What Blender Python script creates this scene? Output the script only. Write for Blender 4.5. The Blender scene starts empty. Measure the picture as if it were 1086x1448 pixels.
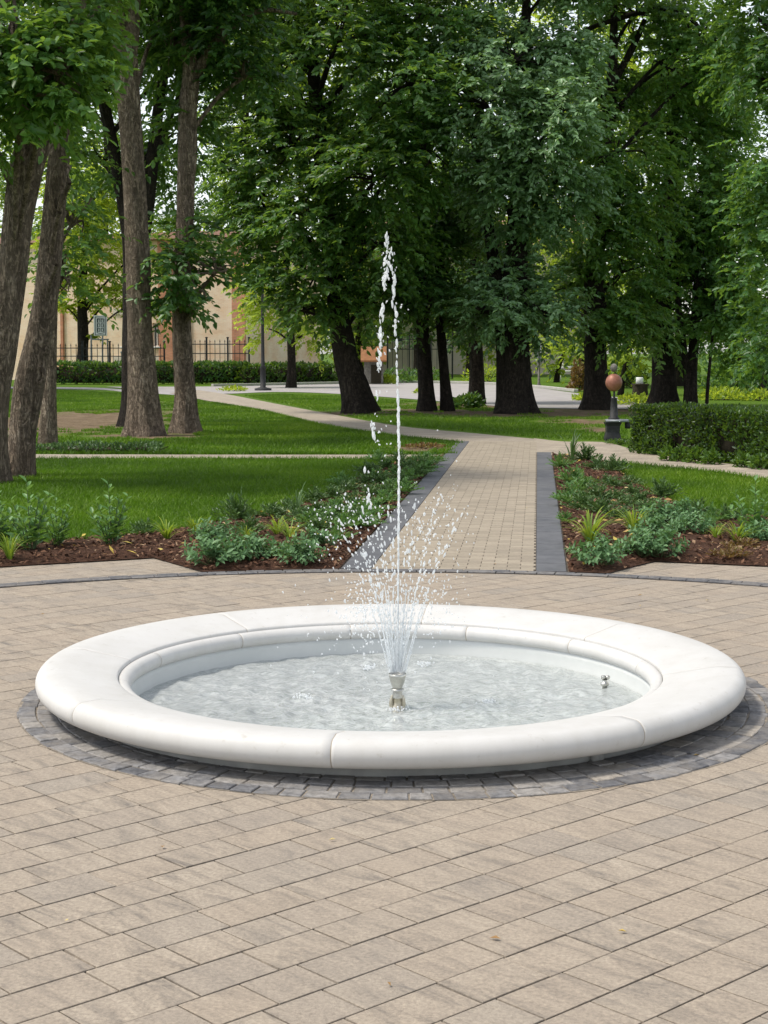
import bpy, math, random
import numpy as np
from mathutils import Vector

SC = bpy.context.scene
COL = SC.collection
RNG = np.random.default_rng(11)
random.seed(5)
F, PITCH, EYE = 2226.0, 0.101, 1.6
CP, SP = math.cos(PITCH), math.sin(PITCH)
R_ = math.radians


# ------------------------------------------------------------------ placing
def ray(x, y):
    dx, dz = (x - 543) / F, -(y - 724) / F
    return np.array([dx, CP + dz * SP, dz * CP - SP])


def at(x, y, z=0.0):
    d = ray(x, y)
    return d * ((z - EYE) / d[2]) + np.array([0, 0, EYE])


def pos(x, y, Y):
    d = ray(x, y)
    return d * (Y / d[1]) + np.array([0, 0, EYE])


def mpp(Y):            # metres covered by one photo pixel at distance Y
    return Y / F


def nrm(a):
    return a / np.maximum(np.linalg.norm(a, axis=-1, keepdims=True), 1e-9)


def hash3(i, j, k):
    n = (i * 374761393 + j * 668265263 + k * 2147483647 + 1013) & 0xFFFFFFFF
    n = ((n ^ (n >> 13)) * 1274126177) & 0xFFFFFFFF
    return ((n ^ (n >> 16)) & 0xFFFF) / 65535.0


def vnoise(p):
    p = np.asarray(p, float)
    i = np.floor(p).astype(np.int64)
    f = p - i
    f = f * f * (3 - 2 * f)
    r = 0
    for a in (0, 1):
        for b in (0, 1):
            for c in (0, 1):
                w = (f[..., 0] if a else 1 - f[..., 0]) * (f[..., 1] if b else 1 - f[..., 1]) * (f[..., 2] if c else 1 - f[..., 2])
                r = r + w * hash3(i[..., 0] + a, i[..., 1] + b, i[..., 2] + c)
    return r


# ------------------------------------------------------------------ mesh builder
class Geo:
    def __init__(self):
        self.v, self.t, self.f, self.n = [], [], [], 0

    def add(self, v, f, tone=0.5):
        v = np.asarray(v, np.float64).reshape(-1, 3)
        f = np.asarray(f, np.int64)
        if f.ndim == 1:
            f = f.reshape(1, -1)
        self.v.append(v)
        self.t.append(np.broadcast_to(np.asarray(tone, np.float64), (len(v),)).copy())
        self.f.append(f + self.n)
        self.n += len(v)

    def box(self, c, s, rz=0.0, bev=0.0, tone=0.5):
        x, y, z = s[0] / 2, s[1] / 2, s[2] / 2
        if bev <= 0:
            P = np.array([[-x, -y, -z], [x, -y, -z], [x, y, -z], [-x, y, -z], [-x, -y, z], [x, -y, z], [x, y, z], [-x, y, z]])
            Fc = [[0, 3, 2, 1], [4, 5, 6, 7], [0, 1, 5, 4], [1, 2, 6, 5], [2, 3, 7, 6], [3, 0, 4, 7]]
        else:
            b = min(bev, x * .9, y * .9, z * .9)
            ring = lambda ax, ay, zz: [[-ax, -ay, zz], [ax, -ay, zz], [ax, ay, zz], [-ax, ay, zz]]
            P = np.array(ring(x - b, y - b, -z) + ring(x, y, -z + b) + ring(x, y, z - b) + ring(x - b, y - b, z))
            Fc = [[0, 3, 2, 1], [12, 13, 14, 15]]
            for k in range(3):
                for q in range(4):
                    Fc.append([4 * k + q, 4 * k + (q + 1) % 4, 4 * k + 4 + (q + 1) % 4, 4 * k + 4 + q])
        ca, sa = math.cos(rz), math.sin(rz)
        P = P @ np.array([[ca, sa, 0], [-sa, ca, 0], [0, 0, 1]]) + np.asarray(c, float)
        self.add(P, np.array(Fc), tone)

    def tube(self, pts, rad, sides=8, cap=True, tone=0.5, disp=None):
        pts = np.asarray(pts, float)
        rad = np.broadcast_to(np.asarray(rad, float), (len(pts),))
        n = len(pts)
        tan = nrm(np.gradient(pts, axis=0))
        ref = np.array([0.0, -1, 0]) if abs(tan[0][1]) < .8 else np.array([1.0, 0, 0])
        s = nrm(np.cross(tan, ref))
        u = np.cross(s, tan)
        a = np.linspace(0, 2 * np.pi, sides, endpoint=False)
        rr = rad[:, None] * np.ones((1, sides))
        if disp is not None:
            rr = rr * disp(pts, a)
        V = pts[:, None] + rr[..., None] * (np.cos(a)[None, :, None] * s[:, None] + np.sin(a)[None, :, None] * u[:, None])
        i = np.arange(n - 1)[:, None] * sides
        j = np.arange(sides)[None]
        q = np.stack([i + j, i + (j + 1) % sides, i + sides + (j + 1) % sides, i + sides + j], -1).reshape(-1, 4)
        self.add(V, q, tone)
        if cap:
            for e, order in ((0, -1), (n - 1, 1)):
                ring = V[e][::order]
                c = ring.mean(0)
                self.add(np.vstack([ring, c]), [[k, (k + 1) % sides, sides] for k in range(sides)], tone)

    def lathe(self, prof, center, n=96, closed=False, tone=0.5, off=None, a0=0.0, a1=2 * math.pi):
        prof = np.asarray(prof, float)
        a = np.linspace(a0, a1, n, endpoint=abs(a1 - a0) < 6.28)
        full = abs(a1 - a0) > 6.28
        m = len(prof)
        r = prof[:, 0][None] * np.ones((len(a), 1))
        z = prof[:, 1][None] * np.ones((len(a), 1))
        V = np.stack([center[0] + r * np.cos(a)[:, None], center[1] + r * np.sin(a)[:, None], center[2] + z], -1)
        q = []
        na = len(a)
        for i in range(na if full else na - 1):
            for j in range(m if closed else m - 1):
                q.append([i * m + j, ((i + 1) % na) * m + j, ((i + 1) % na) * m + (j + 1) % m, i * m + (j + 1) % m])
        self.add(V, q, tone)

    def poly(self, pts, z=None, tone=0.5):
        pts = [list(p[:2]) + [p[2] if z is None else z] for p in pts]
        area = sum(pts[i][0] * pts[(i + 1) % len(pts)][1] - pts[(i + 1) % len(pts)][0] * pts[i][1] for i in range(len(pts)))
        if area < 0:
            pts = pts[::-1]
        self.add(np.array(pts), np.arange(len(pts))[None], tone)

    def ball(self, c, r, n=10, m=7, tone=0.5, stretch=(1, 1, 1)):
        th = np.linspace(0, np.pi, m)
        prof = np.stack([np.sin(th), -np.cos(th)], 1)
        prof[0, 0] = prof[-1, 0] = 1e-4
        a = np.linspace(0, 2 * np.pi, n, endpoint=False)
        V = np.stack([prof[None, :, 0] * np.cos(a)[:, None], prof[None, :, 0] * np.sin(a)[:, None], np.ones((n, 1)) * prof[None, :, 1]], -1)
        V = V * r * np.array(stretch) + np.asarray(c)
        i = np.arange(n)[:, None]
        j = np.arange(m - 1)[None]
        q = np.stack([i * m + j, ((i + 1) % n) * m + j, ((i + 1) % n) * m + j + 1, i * m + j + 1], -1).reshape(-1, 4)
        self.add(V, q, tone)

    def build(self, name, mat, parent=None, base=(0, 0, 0), smooth=True):
        me = bpy.data.meshes.new(name)
        V = np.concatenate(self.v) - np.asarray(base, float)
        T = np.concatenate(self.t)
        cnt = np.concatenate([np.full(len(f), f.shape[1]) for f in self.f])
        idx = np.concatenate([f.ravel() for f in self.f])
        me.vertices.add(len(V))
        me.vertices.foreach_set('co', V.astype(np.float32).ravel())
        me.loops.add(len(idx))
        me.loops.foreach_set('vertex_index', idx.astype(np.int32))
        me.polygons.add(len(cnt))
        st = np.concatenate([[0], np.cumsum(cnt)[:-1]])
        me.polygons.foreach_set('loop_start', st.astype(np.int32))
        me.polygons.foreach_set('loop_total', cnt.astype(np.int32))
        me.polygons.foreach_set('use_smooth', np.full(len(cnt), smooth, bool))
        at_ = me.attributes.new('tone', 'FLOAT', 'POINT')
        at_.data.foreach_set('value', T.astype(np.float32))
        me.update(calc_edges=True)
        me.materials.append(mat)
        o = bpy.data.objects.new(name, me)
        COL.objects.link(o)
        if parent is not None:
            o.parent = parent
        else:
            o.location = base
        return o


def tag(o, label=None, cat=None, group=None, kind=None):
    if label:
        o['label'] = label
    if cat:
        o['category'] = cat
    if group:
        o['group'] = group
    if kind:
        o['kind'] = kind
    return o


def thing(name, base, label, cat, group=None):
    o = bpy.data.objects.new(name, None)
    o.empty_display_size = .1
    COL.objects.link(o)
    o.location = base
    return tag(o, label, cat, group)


def copy_tree(o, parent=None):
    c = o.copy()
    COL.objects.link(c)
    if parent is not None:
        c.parent = parent
    for ch in [q for q in bpy.data.objects if q.parent == o]:
        copy_tree(ch, c)
    return c


# ------------------------------------------------------------------ materials
class NT:
    def __init__(self, name):
        self.m = bpy.data.materials.new(name)
        self.m.use_nodes = True
        self.t = self.m.node_tree
        self.b = self.t.nodes['Principled BSDF']
        self.out = self.t.nodes['Material Output']

    def n(self, typ, **k):
        nd = self.t.nodes.new(typ)
        for a, v in k.items():
            if a in nd.bl_rna.properties.keys():
                setattr(nd, a, v)
            else:
                nd.inputs[a].default_value = v
        return nd

    def l(self, a, b):
        self.t.links.new(a, b)

    def coord(self, scale=(1, 1, 1), rz=0.0, kind='Object'):
        tc = self.n('ShaderNodeTexCoord')
        mp = self.n('ShaderNodeMapping')
        mp.inputs['Scale'].default_value = scale
        mp.inputs['Rotation'].default_value = (0, 0, rz)
        self.l(tc.outputs[kind], mp.inputs['Vector'])
        return mp.outputs[0]

    def noise(self, vec, scale, detail=4, rough=.55, dist=0.0):
        nd = self.n('ShaderNodeTexNoise')
        nd.inputs['Scale'].default_value = scale
        nd.inputs['Detail'].default_value = detail
        nd.inputs['Roughness'].default_value = rough
        nd.inputs['Distortion'].default_value = dist
        if vec is not None:
            self.l(vec, nd.inputs['Vector'])
        return nd.outputs['Fac']

    def ramp(self, fac, stops):
        r = self.n('ShaderNodeValToRGB')
        el = r.color_ramp.elements
        while len(el) < len(stops):
            el.new(.5)
        for e, (p, c) in zip(el, stops):
            e.position = p
            e.color = (*c, 1) if len(c) == 3 else c
        self.l(fac, r.inputs[0])
        return r.outputs[0]

    def mix(self, fac, a, b, typ='MIX'):
        m = self.n('ShaderNodeMix', data_type='RGBA', blend_type=typ)
        for s, v in ((0, fac), (6, a), (7, b)):
            if isinstance(v, (int, float)):
                m.inputs[s].default_value = v
            elif isinstance(v, tuple):
                m.inputs[s].default_value = (*v, 1)
            else:
                self.l(v, m.inputs[s])
        return m.outputs[2]

    def math(self, op, a, b=0.0, clamp=False):
        m = self.n('ShaderNodeMath', operation=op, use_clamp=clamp)
        for s, v in ((0, a), (1, b)):
            if isinstance(v, (int, float)):
                m.inputs[s].default_value = v
            else:
                self.l(v, m.inputs[s])
        return m.outputs[0]

    def attr(self, name='tone'):
        return self.n('ShaderNodeAttribute', attribute_name=name).outputs['Fac']

    def bump(self, h, strength=.5, dist=.01, normal=None):
        b = self.n('ShaderNodeBump')
        b.inputs['Strength'].default_value = strength
        b.inputs['Distance'].default_value = dist
        self.l(h, b.inputs['Height'])
        if normal is not None:
            self.l(normal, b.inputs['Normal'])
        self.l(b.outputs[0], self.b.inputs['Normal'])
        return b.outputs[0]

    def col(self, c):
        if isinstance(c, tuple):
            self.b.inputs['Base Color'].default_value = (*c, 1)
        else:
            self.l(c, self.b.inputs['Base Color'])

    def set(self, rough=.7, spec=.4, metal=0.0):
        self.b.inputs['Roughness'].default_value = rough
        self.b.inputs['Specular IOR Level'].default_value = spec
        self.b.inputs['Metallic'].default_value = metal


def simple(name, c1, c2, scale=6, rough=.7, spec=.4, bump=.2, bd=.01, metal=0.0, stretch=(1, 1, 1)):
    t = NT(name)
    v = t.coord(stretch)
    n = t.noise(v, scale, 5)
    t.col(t.ramp(n, [(.3, c1), (.7, c2)]))
    t.set(rough, spec, metal)
    if bump:
        t.bump(t.noise(v, scale * 5, 4), bump, bd)
    return t.m


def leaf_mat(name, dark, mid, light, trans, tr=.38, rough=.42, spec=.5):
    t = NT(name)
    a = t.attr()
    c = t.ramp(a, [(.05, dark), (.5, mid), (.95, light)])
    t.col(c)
    t.set(rough, spec)
    tl = t.n('ShaderNodeBsdfTranslucent')
    tc = t.mix(a, tuple(x * .8 for x in trans), tuple(min(1, x * 1.2) for x in trans))
    t.l(tc, tl.inputs['Color'])
    ms = t.n('ShaderNodeMixShader')
    ms.inputs[0].default_value = tr
    t.l(t.b.outputs[0], ms.inputs[1])
    t.l(tl.outputs[0], ms.inputs[2])
    t.l(ms.outputs[0], t.out.inputs['Surface'])
    return t.m


def bark_mat(name, c1, c2, c3):
    t = NT(name)
    n1 = t.noise(t.coord((1, 1, .26)), 11, 8, .72, .9)
    n2 = t.noise(t.coord((1, 1, .6)), 1.7, 5, .65)
    n3 = t.noise(t.coord((1, 1, 1.6)), 9, 6, .7, .6)
    n4 = t.noise(t.coord(), 60, 3)
    c = t.ramp(t.math('ADD', t.math('MULTIPLY', n1, .6), t.math('MULTIPLY', n3, .4)), [(.40, c1), (.5, c2), (.60, c3)])
    cr = t.noise(t.coord((1, 1, .22)), 19, 6, .62, 1.2)
    crack = t.math('SUBTRACT', 1.0, t.math('MULTIPLY', t.math('ABSOLUTE', t.math('SUBTRACT', cr, .5)), 15.0), clamp=True)
    c = t.mix(t.math('MULTIPLY', crack, .6), c, tuple(x * .55 for x in c1))
    c = t.mix(t.math('MULTIPLY', t.math('SUBTRACT', n2, .35, clamp=True), 2.0, clamp=True), c, tuple(x * .55 for x in c2), 'MIX')
    t.col(c)
    t.set(.9, .2)
    h = t.math('ADD', t.math('ADD', n1, t.math('MULTIPLY', n3, .6)), t.math('MULTIPLY', n4, .25))
    h = t.math('SUBTRACT', h, t.math('MULTIPLY', crack, .6))
    t.bump(h, 1.0, .10)
    return t.m


M = {}
# -- paving slabs of the round plaza
SLAB_A = R_(47.5)          # bearing of the rows, from +Y towards +X
t = NT('slab_concrete')
a = t.attr()
vx = t.coord((1, 1, 1), rz=SLAB_A - math.pi / 2)
vs = t.coord((1.0, 1.0, 1), rz=SLAB_A)
mp = t.n('ShaderNodeMapping')
mp.inputs['Scale'].default_value = (1, 1, 1)
tc = t.n('ShaderNodeTexCoord')
# per slab offset so that streaks break at the joints
off = t.n('ShaderNodeCombineXYZ')
t.l(t.math('MULTIPLY', a, 37.0), off.inputs[0])
t.l(t.math('MULTIPLY', a, 91.0), off.inputs[2])
va = t.n('ShaderNodeVectorMath', operation='ADD')
rot = t.n('ShaderNodeMapping')
rot.inputs['Rotation'].default_value = (0, 0, -(math.pi / 2 - SLAB_A))
t.l(tc.outputs['Object'], rot.inputs[0])
sc_ = t.n('ShaderNodeMapping')
sc_.inputs['Scale'].default_value = (17, 4.2, 1)
t.l(rot.outputs[0], sc_.inputs[0])
t.l(sc_.outputs[0], va.inputs[0])
t.l(off.outputs[0], va.inputs[1])
streak = t.noise(va.outputs[0], 1.0, 8, .68, .7)
fine = t.noise(t.coord((1, 1, 1)), 75, 6, .75)
big = t.noise(t.coord((1, 1, 1)), .8, 6, .65)
c = t.ramp(streak, [(.30, (.125, .110, .096)), (.40, (.235, .200, .160)), (.50, (.325, .272, .212)), (.60, (.365, .308, .240)), (.78, (.43, .366, .292))])
c = t.mix(t.math('MULTIPLY', a, .45), c, (.345, .275, .205), 'MIX')
c = t.mix(t.math('MULTIPLY', t.math('SUBTRACT', t.math('FRACT', t.math('MULTIPLY', a, 13.7)), .55, clamp=True), .75), c, (.215, .20, .182))
c = t.mix(.6, c, t.ramp(fine, [(.32, (.22, .2, .18)), (.5, (.5, .5, .5)), (.68, (.8, .78, .74))]), 'OVERLAY')
c = t.mix(t.math('MULTIPLY', big, .5), c, (.255, .225, .19), 'MIX')
t.col(c)
t.set(.8, .3)
pit = t.noise(t.coord((1, 1, 1)), 210, 3, .6)
c = t.mix(t.math('MULTIPLY', t.math('SUBTRACT', pit, .60, clamp=True), 3.5, clamp=True), c, (.11, .098, .085))
t.col(c)
t.bump(t.math('ADD', fine, t.math('MULTIPLY', streak, .8)), .6, .006)
M['slab'] = t.m
M['joint'] = simple('joint_sand', (.055, .047, .040), (.10, .085, .07), 40, .95, .1)

M['ringsand'] = simple('ring_sand', (.15, .13, .105), (.30, .26, .21), 30, .95, .1)
t = NT('sett_stone')
a = t.attr()
n = t.noise(t.coord(), 28, 5, .65)
c = t.ramp(a, [(.0, (.10, .102, .112)), (.45, (.20, .198, .204)), (.7, (.26, .248, .238)), (1, (.33, .30, .265))])
c = t.mix(.8, c, t.ramp(n, [(.3, (.22, .22, .22)), (.7, (.78, .77, .74))]), 'OVERLAY')
n4 = t.noise(t.coord(), 5, 5, .7)
c = t.mix(t.math('MULTIPLY', t.math('SUBTRACT', n4, .42, clamp=True), 2.6, clamp=True), c, (.255, .228, .195))
t.col(c)
t.set(.8, .3)
t.bump(n, .8, .012)
M['sett'] = t.m
t = NT('border_stone')
a = t.attr()
n = t.noise(t.coord(), 7, 6, .65)
c = t.ramp(n, [(.3, (.062, .065, .073)), (.7, (.125, .128, .138))])
c = t.mix(t.math('MULTIPLY', a, .4), c, (.15, .15, .155))
t.col(c)
t.set(.65, .4)
t.bump(t.noise(t.coord(), 60, 4), .25, .004)
M['border'] = t.m
t = NT('path_brick')
a = t.attr()
n = t.noise(t.coord(), 45, 5, .6)
big = t.noise(t.coord(), .9, 3)
c = t.ramp(a, [(0, (.25, .212, .160)), (.5, (.30, .255, .192)), (1, (.345, .293, .222))])
c = t.mix(.35, c, t.ramp(n, [(.3, (.3, .3, .3)), (.7, (.7, .7, .7))]), 'OVERLAY')
c = t.mix(t.math('MULTIPLY', big, .4), c, (.27, .235, .19))
t.col(c)
t.set(.82, .3)
t.bump(n, .3, .004)
M['brick'] = t.m
# -- pale side path: fine block paving
t = NT('side_path_paving')
bt = t.n('ShaderNodeTexBrick')
bt.inputs['Scale'].default_value = 1
bt.inputs['Brick Width'].default_value = .22
bt.inputs['Row Height'].default_value = .11
bt.inputs['Mortar Size'].default_value = .004
bt.inputs['Color1'].default_value = (.37, .32, .255, 1)
bt.inputs['Color2'].default_value = (.29, .25, .205, 1)
bt.inputs['Mortar'].default_value = (.20, .17, .14, 1)
t.l(t.coord((1, 1, 1), rz=.5), bt.inputs['Vector'])
n = t.noise(t.coord(), 2.0, 6, .6)
c = t.mix(.5, bt.outputs[0], t.ramp(n, [(.3, (.36, .35, .34)), (.7, (.66, .65, .62))]), 'OVERLAY')
t.col(c)
t.set(.85, .25)
M['side'] = t.m
M['road'] = simple('road_asphalt', (.30, .28, .275), (.38, .355, .345), 1.2, .85, .3, .2)
M['kerb'] = simple('kerb_concrete', (.36, .35, .33), (.47, .45, .42), 5, .85, .3)

# -- ground: turf with worn soil patches
SOIL = [(at(116, 593), 2.1, 7.5, .92), (at(205, 570), 1.5, 4.0, .4), (at(205, 616), 1.3, .9, .8), (at(262, 611), 1.0, .8, .7), (at(20, 676), .9, .7, .5),
        (at(612, 581), 2.6, 2.2, .75), (at(735, 584), 3.6, 2.2, .95), (at(506, 584), 1.5, 1.8, .75), (at(844, 579), 2.0, 2.2, .7),
        (at(845, 607), .55, 2.2, .55), (at(940, 573), 2.0, 2.0, .6), (at(675, 572), 2.6, 3, .8), (at(598, 632), .55, 1.1, .85), (at(820, 596), 1.2, 2.5, .6)]
t = NT('turf')
g = t.n('ShaderNodeNewGeometry')
n1 = t.noise(g.outputs['Position'], .55, 5, .6)
n2 = t.noise(g.outputs['Position'], 14, 6, .7)
n3 = t.noise(g.outputs['Position'], 2.4, 5, .65)
c = t.ramp(n2, [(.25, (.034, .068, .004)), (.55, (.070, .136, .005)), (.8, (.125, .195, .012))])
c = t.mix(t.math('MULTIPLY', n1, .55), c, (.085, .15, .018))
mask = None
for (p, rx, ry, s) in SOIL:
    sb = t.n('ShaderNodeVectorMath', operation='SUBTRACT')
    t.l(g.outputs['Position'], sb.inputs[0])
    sb.inputs[1].default_value = (p[0], p[1], 0)
    ml = t.n('ShaderNodeVectorMath', operation='MULTIPLY')
    t.l(sb.outputs[0], ml.inputs[0])
    ml.inputs[1].default_value = (1 / rx, 1 / ry, 0)
    ln = t.n('ShaderNodeVectorMath', operation='LENGTH')
    t.l(ml.outputs[0], ln.inputs[0])
    k = t.math('SUBTRACT', t.math('ADD', 1.25 * s + .1, 0.0), ln.outputs['Value'])
    mask = k if mask is None else t.math('MAXIMUM', mask, k)
mk = t.math('ADD', mask, t.math('MULTIPLY', t.math('SUBTRACT', n3, .5), 3.0))
mk = t.math('MULTIPLY', t.math('ADD', mk, -.10), 3.5, clamp=True)
soil = t.ramp(t.math('ADD', t.math('MULTIPLY', n2, .5), t.math('MULTIPLY', n3, .5)), [(.38, (.075, .052, .03)), (.52, (.17, .122, .076)), (.62, (.24, .18, .115))])
t.col(t.mix(mk, c, soil))
t.set(.95, .15)
t.bump(n2, .8, .03)
M['turf'] = t.m

t = NT('bark_mulch')
v = t.coord()
n = t.noise(v, 42, 6, .7, 1.0)
n2 = t.noise(v, 3, 4)
c = t.ramp(n, [(.28, (.022, .012, .008)), (.5, (.085, .042, .026)), (.72, (.17, .088, .055))])
c = t.mix(t.math('MULTIPLY', n2, .4), c, (.06, .034, .022))
t.col(c)
t.set(.95, .15)
t.bump(n, 1, .03)
M['mulch'] = t.m
t = NT('mulch_chip')
t.col(t.ramp(t.attr(), [(0, (.035, .018, .012)), (.5, (.115, .055, .032)), (.85, (.20, .11, .066)), (1, (.34, .24, .15))]))
t.set(.9, .2)
M['chip'] = t.m
t = NT('dry_leaf')
t.col(t.ramp(t.attr(), [(0, (.20, .10, .04)), (.4, (.42, .28, .10)), (.8, (.55, .42, .06)), (1, (.5, .42, .28))]))
t.set(.7, .3)
M['dry'] = t.m

# -- fountain
t = NT('cast_stone')
a = t.attr()
v = t.coord()
n = t.noise(v, 3.0, 6, .6)
n2 = t.noise(v, 90, 3)
n3 = t.noise(t.coord((1, 1, .25)), 9, 6, .7)
c = t.ramp(n, [(.3, (.52, .51, .487)), (.7, (.57, .562, .543))])
c = t.mix(t.math('MULTIPLY', t.math('SUBTRACT', n3, .45, clamp=True), .9), c, (.40, .38, .33))
n5 = t.noise(v, 26, 3, .6)
c = t.mix(t.math('MULTIPLY', t.math('SUBTRACT', n5, .64, clamp=True), 3.5, clamp=True), c, (.34, .31, .26))
c = t.mix(t.math('MULTIPLY', a, 1.0), c, (.36, .31, .24))
t.col(c)
t.set(.55, .4)
t.bump(n2, .12, .002)
M['stone'] = t.m
M['plinth'] = simple('plinth_concrete', (.27, .268, .255), (.40, .395, .375), 8, .8, .3, .4)
M['basin'] = simple('basin_render', (.50, .52, .505), (.58, .59, .575), 3, .6, .4, .15)
t = NT('fountain_water')
g = t.n('ShaderNodeTexCoord')
w1 = t.noise(g.outputs['Object'], 7, 3, .5, 1.2)
w2 = t.noise(g.outputs['Object'], 26, 4, .6, 1.2)
hgt = t.math('ADD', w1, t.math('MULTIPLY', w2, .75))
b = t.n('ShaderNodeBump')
b.inputs['Strength'].default_value = .42
b.inputs['Distance'].default_value = .05
t.l(hgt, b.inputs['Height'])
tr = t.n('ShaderNodeBsdfTransparent')
tr.inputs[0].default_value = (.88, .94, .925, 1)
df = t.n('ShaderNodeBsdfDiffuse')
sw = t.noise(g.outputs['Object'], 6.5, 5, .6, 2.6)
line = t.math('SUBTRACT', 1.0, t.math('MULTIPLY', t.math('ABSOLUTE', t.math('SUBTRACT', sw, .5)), 9.0), clamp=True)
mass = t.noise(g.outputs['Object'], 2.1, 5, .6, .6)
foam = t.ramp(t.math('ADD', t.math('MULTIPLY', line, .42), t.math('MULTIPLY', mass, .75)), [(.25, (.50, .53, .525)), (.6, (.58, .61, .605)), (.95, (.82, .84, .835))])
t.l(foam, df.inputs[0])
m1 = t.n('ShaderNodeMixShader')
m1.inputs[0].default_value = .55
t.l(tr.outputs[0], m1.inputs[1])
t.l(df.outputs[0], m1.inputs[2])
gl = t.n('ShaderNodeBsdfGlossy')
gl.inputs['Roughness'].default_value = .06
t.l(b.outputs[0], gl.inputs['Normal'])
fr = t.n('ShaderNodeFresnel')
fr.inputs['IOR'].default_value = 1.30
t.l(b.outputs[0], fr.inputs['Normal'])
m2 = t.n('ShaderNodeMixShader')
t.l(t.math('MULTIPLY', fr.outputs[0], 1.0, clamp=True), m2.inputs[0])
t.l(m1.outputs[0], m2.inputs[1])
t.l(gl.outputs[0], m2.inputs[2])
t.l(m2.outputs[0], t.out.inputs['Surface'])
M['water'] = t.m
t = NT('spray_water')
t.col((.92, .94, .95))
t.set(.12, .7)
t.b.inputs['IOR'].default_value = 1.33
trn = t.n('ShaderNodeBsdfTransparent')
ms = t.n('ShaderNodeMixShader')
ms.inputs[0].default_value = .5
t.l(t.b.outputs[0], ms.inputs[1])
t.l(trn.outputs[0], ms.inputs[2])
tl2 = t.n('ShaderNodeBsdfTranslucent')
tl2.inputs[0].default_value = (.95, .97, .98, 1)
ms2 = t.n('ShaderNodeMixShader')
ms2.inputs[0].default_value = .4
t.l(ms.outputs[0], ms2.inputs[1])
t.l(tl2.outputs[0], ms2.inputs[2])
t.l(ms2.outputs[0], t.out.inputs['Surface'])
M['spray'] = t.m
M['steel'] = simple('nozzle_steel', (.42, .41, .37), (.62, .61, .56), 25, .25, .5, .1, metal=.9)
M['brass'] = simple('nozzle_brass', (.40, .36, .26), (.56, .52, .42), 25, .3, .5, .1, metal=.7)

# -- vegetation
M['bark_light'] = bark_mat('bark_light', (.14, .106, .078), (.37, .285, .21), (.54, .44, .345))
M['bark_shaded'] = bark_mat('bark_shaded', (.022, .017, .013), (.052, .041, .032), (.10, .08, .062))  # shade under the crowns is put into this darker bark tone
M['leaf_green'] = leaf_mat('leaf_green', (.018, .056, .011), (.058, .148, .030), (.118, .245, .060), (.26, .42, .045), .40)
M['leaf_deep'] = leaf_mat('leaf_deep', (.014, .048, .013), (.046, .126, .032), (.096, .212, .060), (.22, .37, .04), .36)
M['leaf_skylit'] = leaf_mat('leaf_skylit', (.044, .112, .036), (.145, .275, .115), (.26, .41, .21), (.20, .33, .06), .32, .36, .6)  # pale bluish sky reflection is put into the leaf colour
M['leaf_sunlit'] = leaf_mat('leaf_sunlit', (.06, .115, .012), (.175, .275, .024), (.30, .40, .05), (.55, .66, .05), .5)  # sunlight on the far foliage is put into this bright leaf colour
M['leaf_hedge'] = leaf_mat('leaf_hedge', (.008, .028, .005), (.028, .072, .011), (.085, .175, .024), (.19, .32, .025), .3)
M['leaf_sage'] = leaf_mat('leaf_sage', (.036, .094, .034), (.096, .205, .078), (.180, .320, .135), (.17, .32, .08), .25, .5, .4)
M['leaf_strap'] = leaf_mat('leaf_strap', (.07, .15, .018), (.155, .265, .026), (.31, .38, .035), (.38, .50, .035), .35)
M['leaf_feather'] = leaf_mat('leaf_feather', (.028, .066, .018), (.075, .150, .040), (.150, .245, .068), (.12, .22, .04), .2)
M['leaf_fresh'] = leaf_mat('leaf_fresh', (.035, .095, .022), (.095, .215, .062), (.175, .33, .105), (.22, .38, .06), .3, .45, .45)
M['leaf_rust'] = leaf_mat('leaf_rust', (.07, .03, .012), (.18, .095, .03), (.26, .24, .06), (.25, .16, .03), .3)
M['grass'] = leaf_mat('grass_blade', (.048, .100, .005), (.102, .196, .007), (.195, .292, .016), (.12, .26, .012), .35, .5, .3)
M['stem'] = simple('stem_green', (.05, .09, .03), (.09, .13, .05), 20, .7)
M['twig'] = simple('twig_brown', (.02, .017, .011), (.045, .036, .022), 20, .9, .2)

# -- buildings and furniture
def brick_mat(name, c1, c2, mortar, w=.25, h=.075):
    t = NT(name)
    tc = t.n('ShaderNodeTexCoord')
    sx = t.n('ShaderNodeSeparateXYZ')
    t.l(tc.outputs['Object'], sx.inputs[0])
    cb = t.n('ShaderNodeCombineXYZ')
    t.l(t.math('ADD', sx.outputs[0], sx.outputs[1]), cb.inputs[0])
    t.l(sx.outputs[2], cb.inputs[1])
    b = t.n('ShaderNodeTexBrick')
    t.l(cb.outputs[0], b.inputs['Vector'])
    b.inputs['Scale'].default_value = 1
    b.inputs['Brick Width'].default_value = w
    b.inputs['Row Height'].default_value = h
    b.inputs['Mortar Size'].default_value = .008
    b.inputs['Color1'].default_value = (*c1, 1)
    b.inputs['Color2'].default_value = (*c2, 1)
    b.inputs['Mortar'].default_value = (*mortar, 1)
    n = t.noise(tc.outputs['Object'], .8, 6, .65)
    t.col(t.mix(.85, b.outputs[0], t.ramp(n, [(.35, (.36, .33, .31)), (.5, (.52, .5, .49)), (.65, (.64, .63, .62))]), 'OVERLAY'))
    t.set(.9, .2)
    return t.m
M['beige_brick'] = brick_mat('beige_brick', (.84, .63, .47), (.77, .56, .41), (.80, .68, .56))  # beige brick, its tone raised to carry sunlight on the facade
M['red_brick'] = brick_mat('red_brick', (.60, .27, .17), (.48, .21, .13), (.38, .28, .2))
M['render_wall'] = simple('pale_render', (.56, .48, .41), (.66, .58, .50), 1.5, .9, .2)
M['roof_tile'] = simple('pink_roof', (.40, .22, .17), (.52, .31, .25), 2, .8, .3)
M['orange_roof'] = simple('orange_roof', (.20, .085, .035), (.31, .145, .06), 5, .75, .3)
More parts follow.
